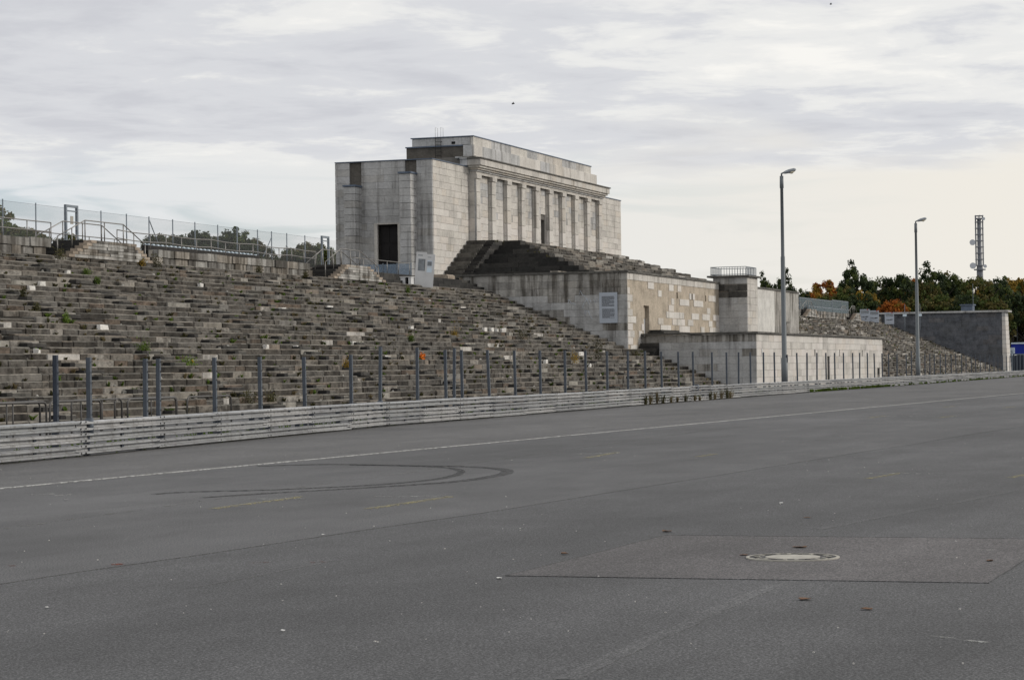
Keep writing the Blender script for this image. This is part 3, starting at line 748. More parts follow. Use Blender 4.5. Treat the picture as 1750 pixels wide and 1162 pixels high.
# glass screen in front of the pylon door
gs = empty('glass_screen', 'low screen of bluish glass panes on posts before the pylon door', 'screen')
for k in range(5): MB().box(160.6, 160.66, 62.5 + k * 1.1, 62.55 + k * 1.1, PLAT - .05, PLAT + 1.5).build('post', 'fence_steel', gs)
for k in range(4): MB().box(160.62, 160.64, 62.57 + k * 1.1, 63.58 + k * 1.1, PLAT + .05, PLAT + 1.42).build('pane', 'pane_glass', gs)
tag(MB().prism([(57.7, PLAT - .02), (59.6, PLAT - .02), (59.6, PLAT + .26), (59.45, PLAT + .34), (57.85, PLAT + .34), (57.7, PLAT + .25)], 'x', 155.2, 156.6).build('stone_plinth', 'brown_stone'), 'low brown stone plinth at the foot of the pylon', 'plinth')
wb = empty('white_box', 'white box with a dark opening beside the tilted board', 'box')
q = on_y(693, 486, 56.0)
bz, bt = 7.26, 7.70
MB().box(q.x, q.x + .05, 56.02, 56.34, bz, bt).box(q.x, q.x + .05, 55.62, 55.80, bz, bt).box(q.x + .05, q.x + .5, 56.30, 56.34, bz, bt).box(q.x + .05, q.x + .5, 55.62, 55.66, bz, bt).box(q.x + .46, q.x + .5, 55.66, 56.30, bz, bt).build('shell', 'white_board', wb)
MB().box(q.x - .03, q.x + .55, 55.58, 56.38, bt, bt + .05).build('lid', 'white_board', wb); MB().box(q.x + .3, q.x + .33, 55.80, 56.02, bz, bt).build('opening', 'black_void', wb)

# ================================================================== rostrum block
TX0, TX1, TY, TZ = 158.72, 2 * XC - 158.72, 45.82, 8.42
ros = empty('rostrum_block', 'broad stone rostrum block with patchy plaster front and a railed centre turret', 'building')
tz = courses(2.3, TZ - .12, .51)
slots = [(172.1, 172.5, 6.8, 7.26), (176.4, 176.8, 6.8, 7.27), (180.75, 181.1, 6.78, 7.24), (193.6, 194.0, 6.85, 7.5), (209.0, 209.5, 4.4, 5.2)]
tdoor = (163.0, 164.45, 3.1, 6.1)
c_ = MB(); holed(c_, '-y', TY + .03, TY + .6, TX0 + .12, TX1 - .02, 1.0, TZ - .12, slots + [tdoor]); c_.box(TX0 + .12, TX1 - .02, TY + .6, 58.2, 1.0, TZ - .14)
wall = c_.build('wall', 'plaster', ros)
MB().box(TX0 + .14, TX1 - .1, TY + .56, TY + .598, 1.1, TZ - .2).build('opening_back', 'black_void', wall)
ashlar(wall, '-x', TX0, TY - .02, 57.9, tz, 1.8, 'sooty_stone', depth=.11, matf=lambda u, z: 'sooty_stone' if z > 6.9 or random.random() < .25 else 'grey_stone')
def tskip(u, z):
    if u > 189: return True
    if z > 7.75: return False
    if u < TX0 + 1.6: return random.random() < .25
    if u < 168.8 and z > 4.6: return random.random() < .93
    if u < 168.8: return random.random() < .7
    if z > 7.2: return u > 173 or random.random() < .3
    if z > 6.7: return random.random() < .62
    if 4.6 < z < 5.8 and u < 174: return random.random() < .15
    return random.random() < .50
def tdraw(): ashlar(wall, '-y', TY, TX0 + .14, 185.1, tz, 1.25, 'pale_stone', skip=tskip, depth=.028, gap=.04, holes=slots + [tdoor], matf=lambda u, z: 'cream_stone' if z > 7.75 or random.random() < .25 else 'pale_stone')
tdraw()
# right half: whitewashed, then mottled towards its end
rh = MB(); holed(rh, '-y', TY - .004, TY + .028, 188.9, 205.2, 3.9, TZ - .13, [slots[3]]); rh.build('render_coat', 'whitewash', wall)
rh = MB(); holed(rh, '-y', TY - .002, TY + .028, 205.2, TX1, 2.2, TZ - .13, [slots[4]]); rh.build('mottled_coat', 'sooty_stone', wall)
MB().box(208.5, 210.2, TY - .25, TY - .005, 5.5, 5.62).build('lintel', 'slab_cap', wall)
MB().box(163.0, 164.45, TY + .30, TY + .4, 5.2, 6.1).build('door_lintel', 'plaster', wall)
dd = MB().box(163.0, 164.45, TY + .34, TY + .42, 3.3, 5.2).build('door', 'white_board', wall); MB().box(163.05, 163.75, TY + .30, TY + .335, 3.3, 5.1).build('door_panel', 'fence_steel', dd)
us = splits(TX0 - .1, TX1, 2.1)
for a, b_ in zip(us, us[1:]): block(wall, a, b_ - .01, TY - .10, TY + .9, TZ - .12, TZ + .02 + random.gauss(0, .008), 'slab_cap', name='coping_slab')
us = splits(TY + .92, 58.2, 1.9)
for a, b_ in zip(us, us[1:]): block(wall, TX0 - .10, TX0 + .9, a, b_ - .01, TZ - .12, TZ + .02 + random.gauss(0, .008), 'slab_cap', name='coping_slab')
# turret
ux0, ux1, uy = 185.15, 188.85, 43.54
tu = MB().box(ux0 + .1, ux1 - .1, uy + .1, 46.3, 3.5, 8.75).build('turret', 'joint_core', ros)
uz = courses(3.95, 8.78, .53)
ashlar(tu, '-x', ux0, uy, 46.3, uz, 1.5, 'grey_stone', matf=lambda u, z: 'dark_step_stone' if 7.2 < z < 8.3 else 'grey_stone', depth=.12)
ashlar(tu, '-y', uy, ux0 + .15, ux1, uz, 1.4, 'cream_stone', depth=.12)
MB().box(ux0 - .22, ux1 + .2, uy - .22, 46.75, 8.79, 8.93).build('cap', 'slab_cap', tu)
rl = empty('turret_railing', 'low grey steel railing around the top of the rostrum turret', 'railing')
zt = 8.93
cn = [(ux0 + .05, 46.5), (ux0 + .05, uy + .08), (ux1 - .05, uy + .08), (ux1 - .05, 46.5), (ux0 + .05, 46.5)]
for z_ in (zt + .08, zt + .68): MB().tube([(*c, z_) for c in cn], .026).build('rail', 'fence_steel', rl, True)
for (a, b_) in zip(cn, cn[1:]):
    n = 13 if a[0] == b_[0] else 16
    for k in range(n): t = k / n; MB().tube([(a[0] + (b_[0] - a[0]) * t, a[1] + (b_[1] - a[1]) * t, zt - .02), (a[0] + (b_[0] - a[0]) * t, a[1] + (b_[1] - a[1]) * t, zt + .68)], .016, 4).build('bar', 'fence_steel', rl)
# plaque with rows of print
def printed(name, label, c, u, n, w, h, mat, rows, cat='sign', th=.05):
    """flat board: centre c, horizontal unit u, outward normal n"""
    c, u, n = Vector(c), Vector(u).normalized(), Vector(n).normalized(); up = n.cross(u).normalized()
    if up.z < 0: up = -up
    o = empty(name, label, cat)
    MB().obox(c, u * w / 2, up * h / 2, n * th / 2).build('panel', mat, o)
    for (mat_, rects) in rows:
        mb = MB()
        for (a, b_, e, f_) in rects: mb.obox(c + u * (a - .5 + b_ - .5) / 2 * w + up * (e - .5 + f_ - .5) / 2 * h + n * (th / 2 + .004), u * (b_ - a) * w / 2, up * (f_ - e) * h / 2, n * .002)
        mb.build('print', mat_, o)
    return o, up
def lines(a, b_, top, bot, n, r):
    out = []
    for k in range(n):
        e = top - (top - bot) * (k + .5) / n; x = a
        while x < b_ - .03:
            ww = r.uniform(.03, .12); x2 = min(b_, x + ww); out.append((x, x2, e - .006, e + .007)); x = x2 + .014
            if k % 6 == 5 and x > a + (b_ - a) * .6: break
    return out
rr = random.Random(5)
printed('text_plaque', 'large pale plaque with two blocks of small print on the rostrum side wall', (TX0 - .06, 47.15, 5.88), (0, -1, 0), (-1, 0, 0), 1.30, 2.12, 'board_blue_white',
        [('print_dark', lines(.14, .84, .88, .54, 15, rr) + lines(.16, .84, .47, .16, 13, rr))], 'plaque')
# graffiti scrawl on the side wall
g_ = MB(); r5 = random.Random(9)
for k in range(5):
    y_, z_ = 50.6 + r5.uniform(-2.6, 1.9), 6.2 + r5.uniform(-.5, .9); pts = []
    for j in range(7): pts.append((TX0 - .022, y_, z_)); y_ -= r5.uniform(.02, .22); z_ += r5.uniform(-.38, .38)
    g_.tube(pts, .012, 4)
tag(g_.build('graffiti', 'print_pale', wall), 'faint pale blue scrawl')

# low forecourt wall in front of the rostrum
LX0, LX1, LY, LZ = 162.22, 2 * XC - 162.22, 37.56, 3.96
low = empty('forecourt_wall', 'long low pale stone forecourt wall in front of the rostrum', 'building')
lh = [(171.7, 172.0, 2.40, 2.92), (182.1, 182.4, 2.40, 2.92), (191.9, 192.2, 2.40, 2.92), (201.9, 202.2, 2.40, 2.92), (187.0, 188.0, -.1, 2.40), (209.1, 210.3, .78, 1.35)]
c_ = MB(); holed(c_, '-y', LY + .10, LY + .7, LX0 + .1, LX1 - .1, -.1, LZ - .02, lh); c_.box(LX0 + .1, LX1 - .1, LY + .7, TY, -.1, LZ - .03)
lw = c_.build('wall', 'joint_core', low)
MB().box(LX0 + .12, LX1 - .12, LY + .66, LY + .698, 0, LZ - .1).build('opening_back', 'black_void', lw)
lz = [-.05, .37, .90, 1.40, 1.88, 2.40, 2.92, 3.42, 3.94]
ashlar(lw, '-x', LX0, LY, TY - .02, lz, 2.0, 'grey_stone', depth=.09, matf=lambda u, z: 'sooty_stone' if z > 3.3 or random.random() < .15 else 'grey_stone')
ashlar(lw, '-y', LY, LX0 + .11, LX1, lz, 1.55, 'pale_stone', depth=.09, holes=lh, matf=lambda u, z: 'pale_stone' if random.random() < .72 else 'cream_stone')
MB().box(187.0, 188.0, LY + .25, LY + .33, 0, 2.4).build('door', 'lamp_steel', lw)
us = splits(LX0 - .16, LX1 + .1, 2.4)
for a, b_ in zip(us, us[1:]): block(lw, a, b_ - .012, LY - .17, LY + 1.0, LZ, LZ + .13 + random.gauss(0, .006), 'slab_cap', name='coping_slab')
us = splits(LY + 1.02, TY - .02, 1.9)
for a, b_ in zip(us, us[1:]): block(lw, LX0 - .17, LX0 + 1.0, a, b_ - .012, LZ, LZ + .13 + random.gauss(0, .006), 'slab_cap', name='coping_slab')
sl_ = empty('slab_stack', 'flat dark stone slabs lying on the forecourt wall by the rostrum', 'stone slabs')
block(sl_, LX0 + .1, LX0 + 7.5, 44.2, 45.4, LZ + .14, LZ + .26, 'black_stone', name='slab'); block(sl_, LX0 + .2, LX0 + 5.2, 44.4, 45.3, LZ + .265, LZ + .38, 'black_stone', name='slab'); block(sl_, LX0 + 6, LX0 + 12.2, 44.5, 45.5, LZ + .14, LZ + .2, 'dark_step_stone', name='slab')
ds = empty('door_steps', 'short flight of dark steps up to the rostrum side door', 'steps')
for k in range(5): block(ds, 160.4 + .36 * k, 162.15, 44.5, TY - .03, 2.2, 2.62 + .2 * k, 'black_stone', name='step')
nm = MB().box(LX0 + 1.6, LX0 + 1.9, LY - .03, LY - .014, 2.4, 2.9).build('white_notice', 'white_board'); tag(nm, 'small white notice near the corner of the forecourt wall', 'notice')
for k in range(3): MB().box(LX0 + 1.64, LX0 + 1.86, LY - .034, LY - .031, 2.5 + k * .12, 2.53 + k * .12).build('print', 'print_mid', nm)

# hipped flight of steps on the rostrum, up to the hall front
hip = empty('hipped_stairs', 'dark hipped stone steps rising from the rostrum to the hall front', 'stairs')
n = 8; h = (FB - TZ + .02) / n
for i in range(n):
    xa, ya = 164.2 + 1.12 * i, 50.2 + 1.12 * i; xb = 2 * XC - xa; z0_, z1_ = TZ + h * i, TZ + h * (i + 1)
    MB().box(xa + .1, xb - .1, ya + .1, 60.9, TZ - .1, z1_ - .03).build('core', 'terrace_core', hip)
    us = splits(ya, 59.4, 2.2)
    for a, b_ in zip(us, us[1:]): block(hip, xa + random.gauss(0, .03), xa + 1.3, a + .012, b_ - .012, z0_ - .02, z1_ + random.gauss(0, .01), 'black_stone', name='side_step')
    us = splits(xa + 1.32, xb, 1.8)
    for a, b_ in zip(us, us[1:]):
        if random.random() < .04: continue
        block(hip, a + .012, b_ - .012, ya + random.gauss(0, .04), ya + 1.3, z0_ - .02, z1_ + random.gauss(0, .025), random.choice(['terrace_stone', 'terrace_stone', 'terrace_stone_pale']), name='front_step')
n2 = 10; h2 = (FB - PLAT) / n2
for i in range(n2):                                    # steeper strip against the pylon, and an aisle of half steps
    xa = 163.4 + .69 * i
    block(hip, xa, 171.0, 60.0, 61.5, PLAT + h2 * i - .02, PLAT + h2 * (i + 1), 'mossy_stone', name='pylon_step')
    for k in range(2): block(hip, 163.2 + .70 * i + .35 * k, 171.6, 59.35, 60.0, PLAT + h2 * i, PLAT + h2 * (i + .5 + .5 * k) , 'black_stone', name='aisle_step')
block(hip, 155.5, 163.6, 58.3, 61.4, PLAT - .5, PLAT + .02, 'black_stone', name='landing'); block(hip, 157.0, 163.8, 58.25, 59.9, PLAT, PLAT + .2, 'black_stone', name='landing')
block(hip, 159.4, 161.6, 51.0, 51.6, TZ + .03, TZ + .15, 'wall_top_stone', name='loose_slab')

# ================================================================== end wall block on the far right
ew = empty('end_block', 'dark stained end block closing the far terrace', 'building')
ec = MB().box(317.1, 320.4, 40.1, 60, 0, 8.35).build('wall', 'joint_core', ew)
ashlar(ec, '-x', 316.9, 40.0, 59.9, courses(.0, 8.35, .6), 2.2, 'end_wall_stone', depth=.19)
for k in range(14): block(ec, 316.85, 320.6 - .05 * k, 39.75 + .018 * k, 40.4, .6 * k + .01, .6 * k + .59, 'pale_stone' if k < 13 else 'grey_stone', name='end_stone') if .6 * k + .6 < 8.5 else None
us = splits(39.6, 60, 2.6)
for a, b_ in zip(us, us[1:]): block(ec, 316.6, 320.8, a, b_ - .01, 8.37, 8.62, 'grey_stone', name='coping_slab')
q = on_x(1651, 520, 317); MB().box(317.5, 319.5, q.y - .75, q.y + .75, 8.5, 9.35).box(317.3, 319.7, q.y - .9, q.y + .9, 9.35, 9.5).build('roof_vent', 'zinc_edge', ew)
q = on_x(1663, 520, 317); MB().tube([(317, q.y, 8.5), (317, q.y, 12.2)], .03, 5).build('aerial', 'fence_steel', ew)

# ================================================================== fences and boards on the upper walk
fn = empty('mesh_fence', 'tall thin wire mesh fence on posts along the left skyline', 'fence')
FYF = 59.0
fpx = [(-60, 331), (4.5, 340), (61, 347), (172.5, 361), (216, 366), (254.5, 372), (295, 376), (333, 381), (372, 386), (405, 389), (440, 395), (464, 398), (490, 401), (521, 406)]
fxs = [on_y(x, y, FYF).x for x, y in fpx]
for x in fxs: MB().tube([(x, FYF, PLAT - .05), (x, FYF, 10.05)], .032, 6).build('post', 'fence_steel', fn, True)
gx0, gx1 = on_y(112, 352, FYF).x, on_y(131, 353, FYF).x
g2x0, g2x1 = on_y(550, 408, FYF).x, on_y(561, 409, FYF).x
for a, b_ in zip(fxs + [g2x1 + .1], (fxs + [g2x1 + .1])[1:] + [144.0]):
    if a < gx0 < b_: segs = [(a, gx0 - .05), (gx1 + .05, b_)]
    elif a < g2x0 < b_: segs = [(a, g2x0 - .05)]
    else: segs = [(a, b_)]
    for (p, q) in segs: MB().box(p + .04, q - .04, FYF - .004, FYF + .004, PLAT + .05, 9.95).build('mesh_panel', 'wire_mesh', fn)
MB().tube([(fxs[0], FYF, 9.97), (gx0, FYF, 9.97)], .008, 4).build('top_wire', 'fence_steel', fn); MB().tube([(gx1, FYF, 9.97), (g2x0, FYF, 9.97)], .008, 4).build('top_wire', 'fence_steel', fn)
MB().tube([(fxs[5], FYF, 9.9), (fxs[5] + 1.0, FYF, 8.7)], .028, 5).build('brace', 'fence_steel', fn); MB().tube([(fxs[11], FYF, 9.7), (fxs[11] - 1.2, FYF, 8.5)], .028, 5).build('brace', 'fence_steel', fn)
def gate(x0, x1, label, notice):
    g = empty('fence_gate', label, 'gate')
    for x in (x0, x1): MB().box(x - .06, x + .06, FYF - .06, FYF + .06, PLAT - .05, 10.15).build('post', 'fence_steel', g)
    MB().box(x0 + .062, x1 - .062, FYF - .05, FYF + .05, 10.03, 10.15).build('lintel', 'fence_steel', g)
    MB().box(x0 + .062, x1 - .062, FYF - .03, FYF + .03, 9.82, 9.88).build('crossbar', 'fence_steel', g)
    if notice: MB().box((x0 + x1) / 2 - .14, (x0 + x1) / 2 + .14, FYF - .04, FYF - .02, 9.2, 9.6).build('notice', 'concrete_fill', g); MB().tube([(x1 - .06, FYF - .03, 8.9), (x1 - .2, FYF - .03, 8.9)], .02, 5).build('handle', 'dark_iron', g)
gate(gx0, gx1, 'narrow tall gate frame with a small notice above the left stair podium', True)
gate(g2x0, g2x1, 'narrow tall gate frame at the skyline left of the pylon', False)
h1 = empty('walkway_railing', 'steel tube railing on the parapet at the far left', 'railing')
xe = on_y(87, 386, 57.2).x; pts = [(xe - 2.2 * k, 57.2, PLAT) for k in range(9)]; handrail(h1, pts, (.92, .48), .026)
h2_ = empty('walkway_railing', 'long steel tube railing along the parapet between the two podiums', 'railing')
xa, xb = on_y(200, 400, 57.2).x, on_y(540, 436, 57.2).x; nn = 14
handrail(h2_, [(xa + (xb - xa) * k / nn, 57.2, PLAT + (.06 if k % 3 == 0 else 0)) for k in range(nn + 1)], (.86, .45), .026)
h3 = empty('walkway_railing', 'low steel railing behind the left stair podium', 'railing')
handrail(h3, [(xe + .3 + 1.3 * k, 58.2, PLAT) for k in range(8)], (.55, .2), .024)
h4 = empty('walkway_railing', 'thin steel railing running past the pylon door to the board', 'railing')
xa, xb = on_y(600, 440, 58.0).x, on_y(700, 452, 58.0).x; handrail(h4, [(xa + (xb - xa) * k / 5, 58.0, PLAT) for k in range(6)], (.85,), .024)
bn = empty('seat_row', 'long dark beam carrying small pale blue seats behind the railing', 'seats')
xa, xb = on_y(250, 427, 57.9).x, on_y(441, 441, 57.9).x
MB().box(xa, xb, 57.8, 58.15, PLAT - .02, PLAT + .38).build('beam', 'dark_iron', bn)
k = 0; x = xa + .1
while x < xb - .2:
    MB().prism([(57.80, PLAT + .38), (58.1, PLAT + .38), (58.14, PLAT + .48), (58.09, PLAT + .48), (58.05, PLAT + .43), (57.80, PLAT + .43)], 'x', x, x + .20).build('seat', 'blue_white', bn); x += .50

# tilted white information board near the pylon
c = on_y(726, 462, 55.4)
u = Vector((.30, -.95, 0)).normalized(); nrm = Vector((-.95, -.30, 0)); upv = Vector((0, 0, 1)); tl = Quaternion(nrm, R(-5))
ib = empty('info_board', 'tilted white two-part information board standing at the top of the terrace by the pylon', 'board')
def ibox(a, b_, e, f_, off, th, mat, name):
    mid = c + (tl @ u) * (a + b_) / 2 + (tl @ upv) * (e + f_) / 2 + nrm * off
    return MB().obox(mid, (tl @ u) * (b_ - a) / 2, (tl @ upv) * (f_ - e) / 2, nrm * th / 2).build(name, mat, ib)
ibox(-.62, .06, -1.1, 1.17, 0, .05, 'white_board', 'left_panel'); ibox(.065, .60, -1.1, 1.06, 0, .05, 'white_board', 'right_panel')
ibox(-.46, -.02, -.05, .72, .027, .004, 'print_mid', 'print'); ibox(-.05, -.01, -.05, .72, .031, .004, 'print_dark', 'print'); ibox(.12, .46, .22, .66, .027, .004, 'print_pale', 'print'); ibox(.14, .42, .30, .58, .031, .004, 'print_mid', 'print'); ibox(.12, .46, -.12, .18, .027, .004, 'blue_white', 'print')
ibox(-.5, -.2, .92, .98, .027, .004, 'print_mid', 'print'); ibox(.14, .36, .84, .88, .027, .004, 'print_mid', 'print')
# three boards on the far terrace
rr = random.Random(8)
for k, (x, y, lb) in enumerate(((1478, 539, 'left of three blue-white information boards on the far terrace'), (1494, 541, 'middle of three blue-white information boards on the far terrace'), (1520, 544, 'right of three blue-white information boards, standing apart on the far terrace'))):
    c = on_y(x, y, 55.6) if k < 2 else on_x(x, y, 313.5); w_, h_ = 1.22, 1.55
    o, _u = printed('info_board', lb, c, (.25, -.97, 0), (-.97, -.25, 0), w_, h_, 'board_blue_white',
        [('print_mid', [(.08, .92, .66, .92)]), ('print_dark', [(.12, .4, .36, .40), (.3, .72, .32, .38), (.6, .86, .36, .43)] + ([(.5, .68, .16, .24)] if k == 0 else [])), ('print_red', [(.72, .84, .93, 1.0)])], 'board')
    for s_ in (-.5, .5): MB().tube([c + Vector((.25, -.97, 0)) * s_ + Vector((.04, .01, .7)), c + Vector((.25, -.97, 0)) * s_ + Vector((.04, .01, -1.25))], .03, 5).build('leg', 'fence_steel', o)
# fence bays on the far upper walk
def panel_fence(px0, px1, top, Y, nb, label):
    f = empty('panel_fence', label, 'fence'); a, b_ = on_y(px0, top, Y), on_y(px1, top, Y); z1_ = (a.z + b_.z) / 2
    for k in range(nb + 1): x = a.x + (b_.x - a.x) * k / nb; MB().box(x - .05, x + .05, Y - .05, Y + .05, PLAT - .05, z1_).build('post', 'fence_steel', f)
    for k in range(nb):
        x0_, x1_ = a.x + (b_.x - a.x) * k / nb + .06, a.x + (b_.x - a.x) * (k + 1) / nb - .06
        MB().box(x0_, x1_, Y - .02, Y + .02, PLAT + .1, z1_ - .1).build('mesh_panel', 'screen_mesh', f); MB().box(x0_, x1_, Y - .04, Y + .04, z1_ - .1, z1_).build('top_rail', 'fence_steel', f)
panel_fence(1366, 1421, 511, 57.3, 3, 'tall grey mesh fence bays on the far walk beside the rostrum')
panel_fence(1422, 1449, 514, 57.8, 2, 'lower grey mesh fence bays right of the tall ones')
panel_fence(1380, 1450, 526, 56.9, 5, 'low barred fence in front of the far mesh bays')
for k, (x, y) in enumerate(((1546, 526), (1572, 526))):
    c = on_x(x, y, 314.5); o = empty('marker_pole', f"{('left', 'right')[k]} of two thin poles with a small white plate before the end block", 'pole')
    MB().tube([(c.x, c.y, 6.2), (c.x, c.y, 9.6)], .035, 5).build('pole', 'fence_steel', o); MB().box(c.x - .05, c.x - .03, c.y - .25, c.y + .25, 8.0, 8.3).build('plate', 'blue_white', o)

# ================================================================== barrier, posts, hoops, lamps
PATH = [(20, 22.4), (38, 23.9), (44, 24.35), (48, 24.9), (67.3, 27.2), (74.2, 27.45), (103.6, 29.2), (141, 30.7), (198, 32.2), (300, 35.8), (340, 37.2)]
def path_y(x):
    for (a, b_), (c, d) in zip(PATH, PATH[1:]):
        if a <= x <= c: return b_ + (d - b_) * (x - a) / (c - a)
    return PATH[-1][1]
prof = [(.02, .0), (-.10, .026), (-.105, .066), (.0, .080), (.01, .150), (-.10, .164), (-.105, .204), (.02, .230), (.032, .230), (-.09, .196), (-.09, .172), (.022, .154), (.012, .076), (-.09, .058), (-.09, .034), (.032, 0)]
beam_mesh = MB().prism(prof, 'x', 0, 1).mesh('beam', 'galvanised')
post_mesh = MB().box(-.05, .05, .02, .14, 0, .74).mesh('post', 'post_steel_dark'); spacer_mesh = MB().box(-.06, .06, -.02, .05, 0, .05).mesh('spacer', 'post_steel_dark')
bolt_mesh = MB().obox((0, -.106, 0), (.018, 0, 0), (0, .006, 0), (0, 0, .018)).mesh('bolt', 'dark_iron')
runs = [(22, 43.3, 'nearest steel guardrail run at the left edge, ending at the gap in its top beam'), (43.3, 48.0, 'short steel guardrail run between the sleeved post and the first bend'),
        (48.0, 67.3, 'steel guardrail run curving out to the second sleeved post'), (67.3, 74.3, 'short straight steel guardrail run after the second sleeved post'),
        (74.3, 117.5, 'long steel guardrail run ahead of the dry weeds'), (117.5, 198, 'pale steel guardrail run in front of the forecourt wall'), (198, 336, 'farthest pale steel guardrail run in front of the far terrace')]
for k, (r0, r1, lb) in enumerate(runs):
    o = empty('guardrail', lb, 'guardrail', 'guardrail runs along the track')
    n = max(1, round((r1 - r0) / 4.2))
    for j in range(n):
        a, b_ = r0 + (r1 - r0) * j / n, r0 + (r1 - r0) * (j + 1) / n
        A, B = Vector((a, path_y(a), 0)), Vector((b_, path_y(b_), 0)); ang = math.atan2(B.y - A.y, B.x - A.x); Ln = (B - A).length
        for t in range(3):
            e = .985 if (k == 0 and j == n - 1 and t == 2) else 1.0
            s0 = .14 if (k == 1 and j == 0 and t == 2) else 0
            w = link('beam', beam_mesh, o, A + Vector((math.cos(ang), math.sin(ang), 0)) * s0 + Vector((0, random.gauss(0, .006) - .004 * (j % 2), .02 + .25 * t + random.gauss(0, .006))), (random.gauss(0, .02), random.gauss(0, .0012), ang), (Ln * e - s0 + .1, 1, .93))
            if b_ < 130:
                for zz in (.048, .188):
                    for dx in (.10, .34): link('bolt', bolt_mesh, o, (a + dx, path_y(a + dx), .02 + .25 * t + zz), (0, 0, ang))
        for m_ in range(3):
            xx = a + (b_ - a) * (m_ + .5) / 3
            if m_ != 1: link('post', post_mesh, o, (xx, path_y(xx), 0), (0, 0, ang))
            if b_ < 130:
                for t in range(3 if m_ == 1 else 0): link('spacer', spacer_mesh, o, (xx + .3, path_y(xx + .3) - .0, .02 + .25 * t + .10), (0, 0, ang))
strip('barrier_shade', [(x, path_y(x) - .13 + random.uniform(-.04, .04)) for x in range(22, 336, 2)], [random.uniform(.18, .42) for x in range(22, 336, 2)], .0105, 'foot_shade')  # ragged dark strip: the barrier's thin foot shadow, painted on the asphalt
fpost = [(95, 607), (152, 611), (248, 613), (270, 613), (367, 611), (445, 610), (521, 610), (600, 606), (649, 592), (713, 594), (762, 598), (775, 595), (790, 598), (837, 598), (881, 599), (924, 599), (966, 599), (1002, 599), (1038, 600), (1073, 600), (1103, 600), (1131, 601), (1160, 601), (1185, 601), (1217, 602), (1242, 602), (1262, 602), (1283, 602), (1305, 602), (1324, 602), (1363, 603), (1379, 603), (1396, 603), (1412, 603), (1427, 603), (1442, 603), (1458, 603), (1469, 603), (1483, 603), (1495, 604), (1508, 604), (1519, 605), (1533, 605), (1549, 605), (1558, 600), (1581, 605), (1589, 605), (1597, 605), (1607, 605), (1616, 605), (1626, 605), (1634, 605), (1643, 606), (1651, 606), (1660, 606), (1668, 606), (1676, 606), (1684, 606), (1691, 607), (1699, 607), (1706, 607), (1714, 607), (1720, 608), (1726, 608), (1731, 608), (1737, 609), (1743, 609)]
lean = {521: .03, 445: .02, 600: .035, 649: -.05, 775: -.045, 837: .03, 881: .02, 1412: -.02}
LST = [(a, b_) for a, b_ in fpost]
sec = MB().box(-.046, .046, -.045, -.032, 0, 1).box(-.046, .046, .032, .045, 0, 1).box(-.04, -.028, -.032, .032, 0, 1)
sec_mesh = sec.mesh('post', 'post_steel'); sec_dark = sec.mesh('post', 'post_steel_dark'); hole_mesh = MB().box(-.016, .016, -.051, -.0455, -.018, .018).mesh('bolt_hole', 'dark_iron')
for k, (px, py) in enumerate(LST):
    off = .02 if px in (152, 649, 1558) else .30
    d = ray(px, 640); x = 60.
    for _ in range(30): x = (path_y(x) + off) * d.x / d.y
    y = path_y(x) + off; top = on_y(px, py, y).z
    lb = f'blue-grey steel fence post behind the guardrail, {ordinal(k)} from the left'
    if px in (152, 649): lb = f"steel post in a thick round sleeve, {('left' if px == 152 else 'right')} of two in the guardrail"
    if px == 95: lb = 'nearest, darkest steel fence post at the left'
    if px == 775: lb = 'leaning steel post between two close upright posts'
    o = empty('fence_post', lb, 'fence post', 'steel posts behind the guardrail')
    ln = lean.get(px, random.gauss(0, .006)); z0_ = .5 if off < .1 else 0
    s_ = link('post', sec_dark if px == 95 else sec_mesh, o, (x - ln * top * .0, y, z0_), (random.gauss(0, .008), -ln, .1), (1, 1, top - z0_)) 
    if x < 110:
        for m_ in range(6): link('bolt_hole', hole_mesh, o, (x + .012 - ln * (.85 + m_ * .22), y - .012, .85 + m_ * .22), (0, 0, .1))
    if px in (152, 649): MB().tube([(x, y - .0, .45), (x, y, .78)], .085, 16).build('sleeve', 'post_steel', o, True)
for k, (px, lb) in enumerate(((1190, 'dark steel drum sleeve set into the guardrail by the dry weeds'),)):
    d = ray(px, 655); x = 60.
    for _ in range(30): x = path_y(x) * d.x / d.y
    tag(MB().tube([(x, path_y(x) - .02, .5), (x, path_y(x) - .02, .52), (x, path_y(x) - .02, .80), (x, path_y(x) - .02, .82)], [.10, .11, .11, .09], 16).build('sleeve_stub', 'post_steel', None, True), lb, 'sleeve')
hp = [(-70, 68, 33.4), (-60, 79, 32.6), (85, 172, 32.8), (122, 208, 33.4), (196, 302, 33.4), (218, 301, 32.7), (320, 395, 33.0)]
hl = ['tubular steel hoop barrier cut by the left edge, back one', 'tubular steel hoop barrier cut by the left edge, front one', 'third tubular hoop barrier from the left, behind the darkest post', 'fourth tubular hoop barrier, overlapping the third', 'fifth tubular hoop barrier from the left, paler and behind', 'sixth tubular hoop barrier, before the paired posts', 'rightmost tubular hoop barrier, standing alone']
for (a, b_, Y), lb in zip(hp, hl):
    xa, xb = on_y(a, 690, Y).x, on_y(b_, 685, Y).x; o = empty('hoop_barrier', lb, 'barrier', 'hoop barriers at the foot of the terrace'); c = .16; zt = .97
    pts = [(xa, Y, -.03), (xa, Y, zt - c)] + [(xa + c - c * math.cos(t), Y, zt - c + c * math.sin(t)) for t in (.5, 1.0)] + [(xa + c, Y, zt), (xb - c, Y, zt)] + [(xb - c + c * math.sin(t), Y, zt - c + c * math.cos(t)) for t in (.5, 1.0)] + [(xb, Y, zt - c), (xb, Y, -.03)]
    MB().tube(pts, .03, 8).build('hoop', 'rail_dark', o, True); MB().tube([((xa + xb) / 2 + .3, Y, -.03), ((xa + xb) / 2 + .3, Y, zt)], .022, 6).build('upright', 'rail_dark', o, True)

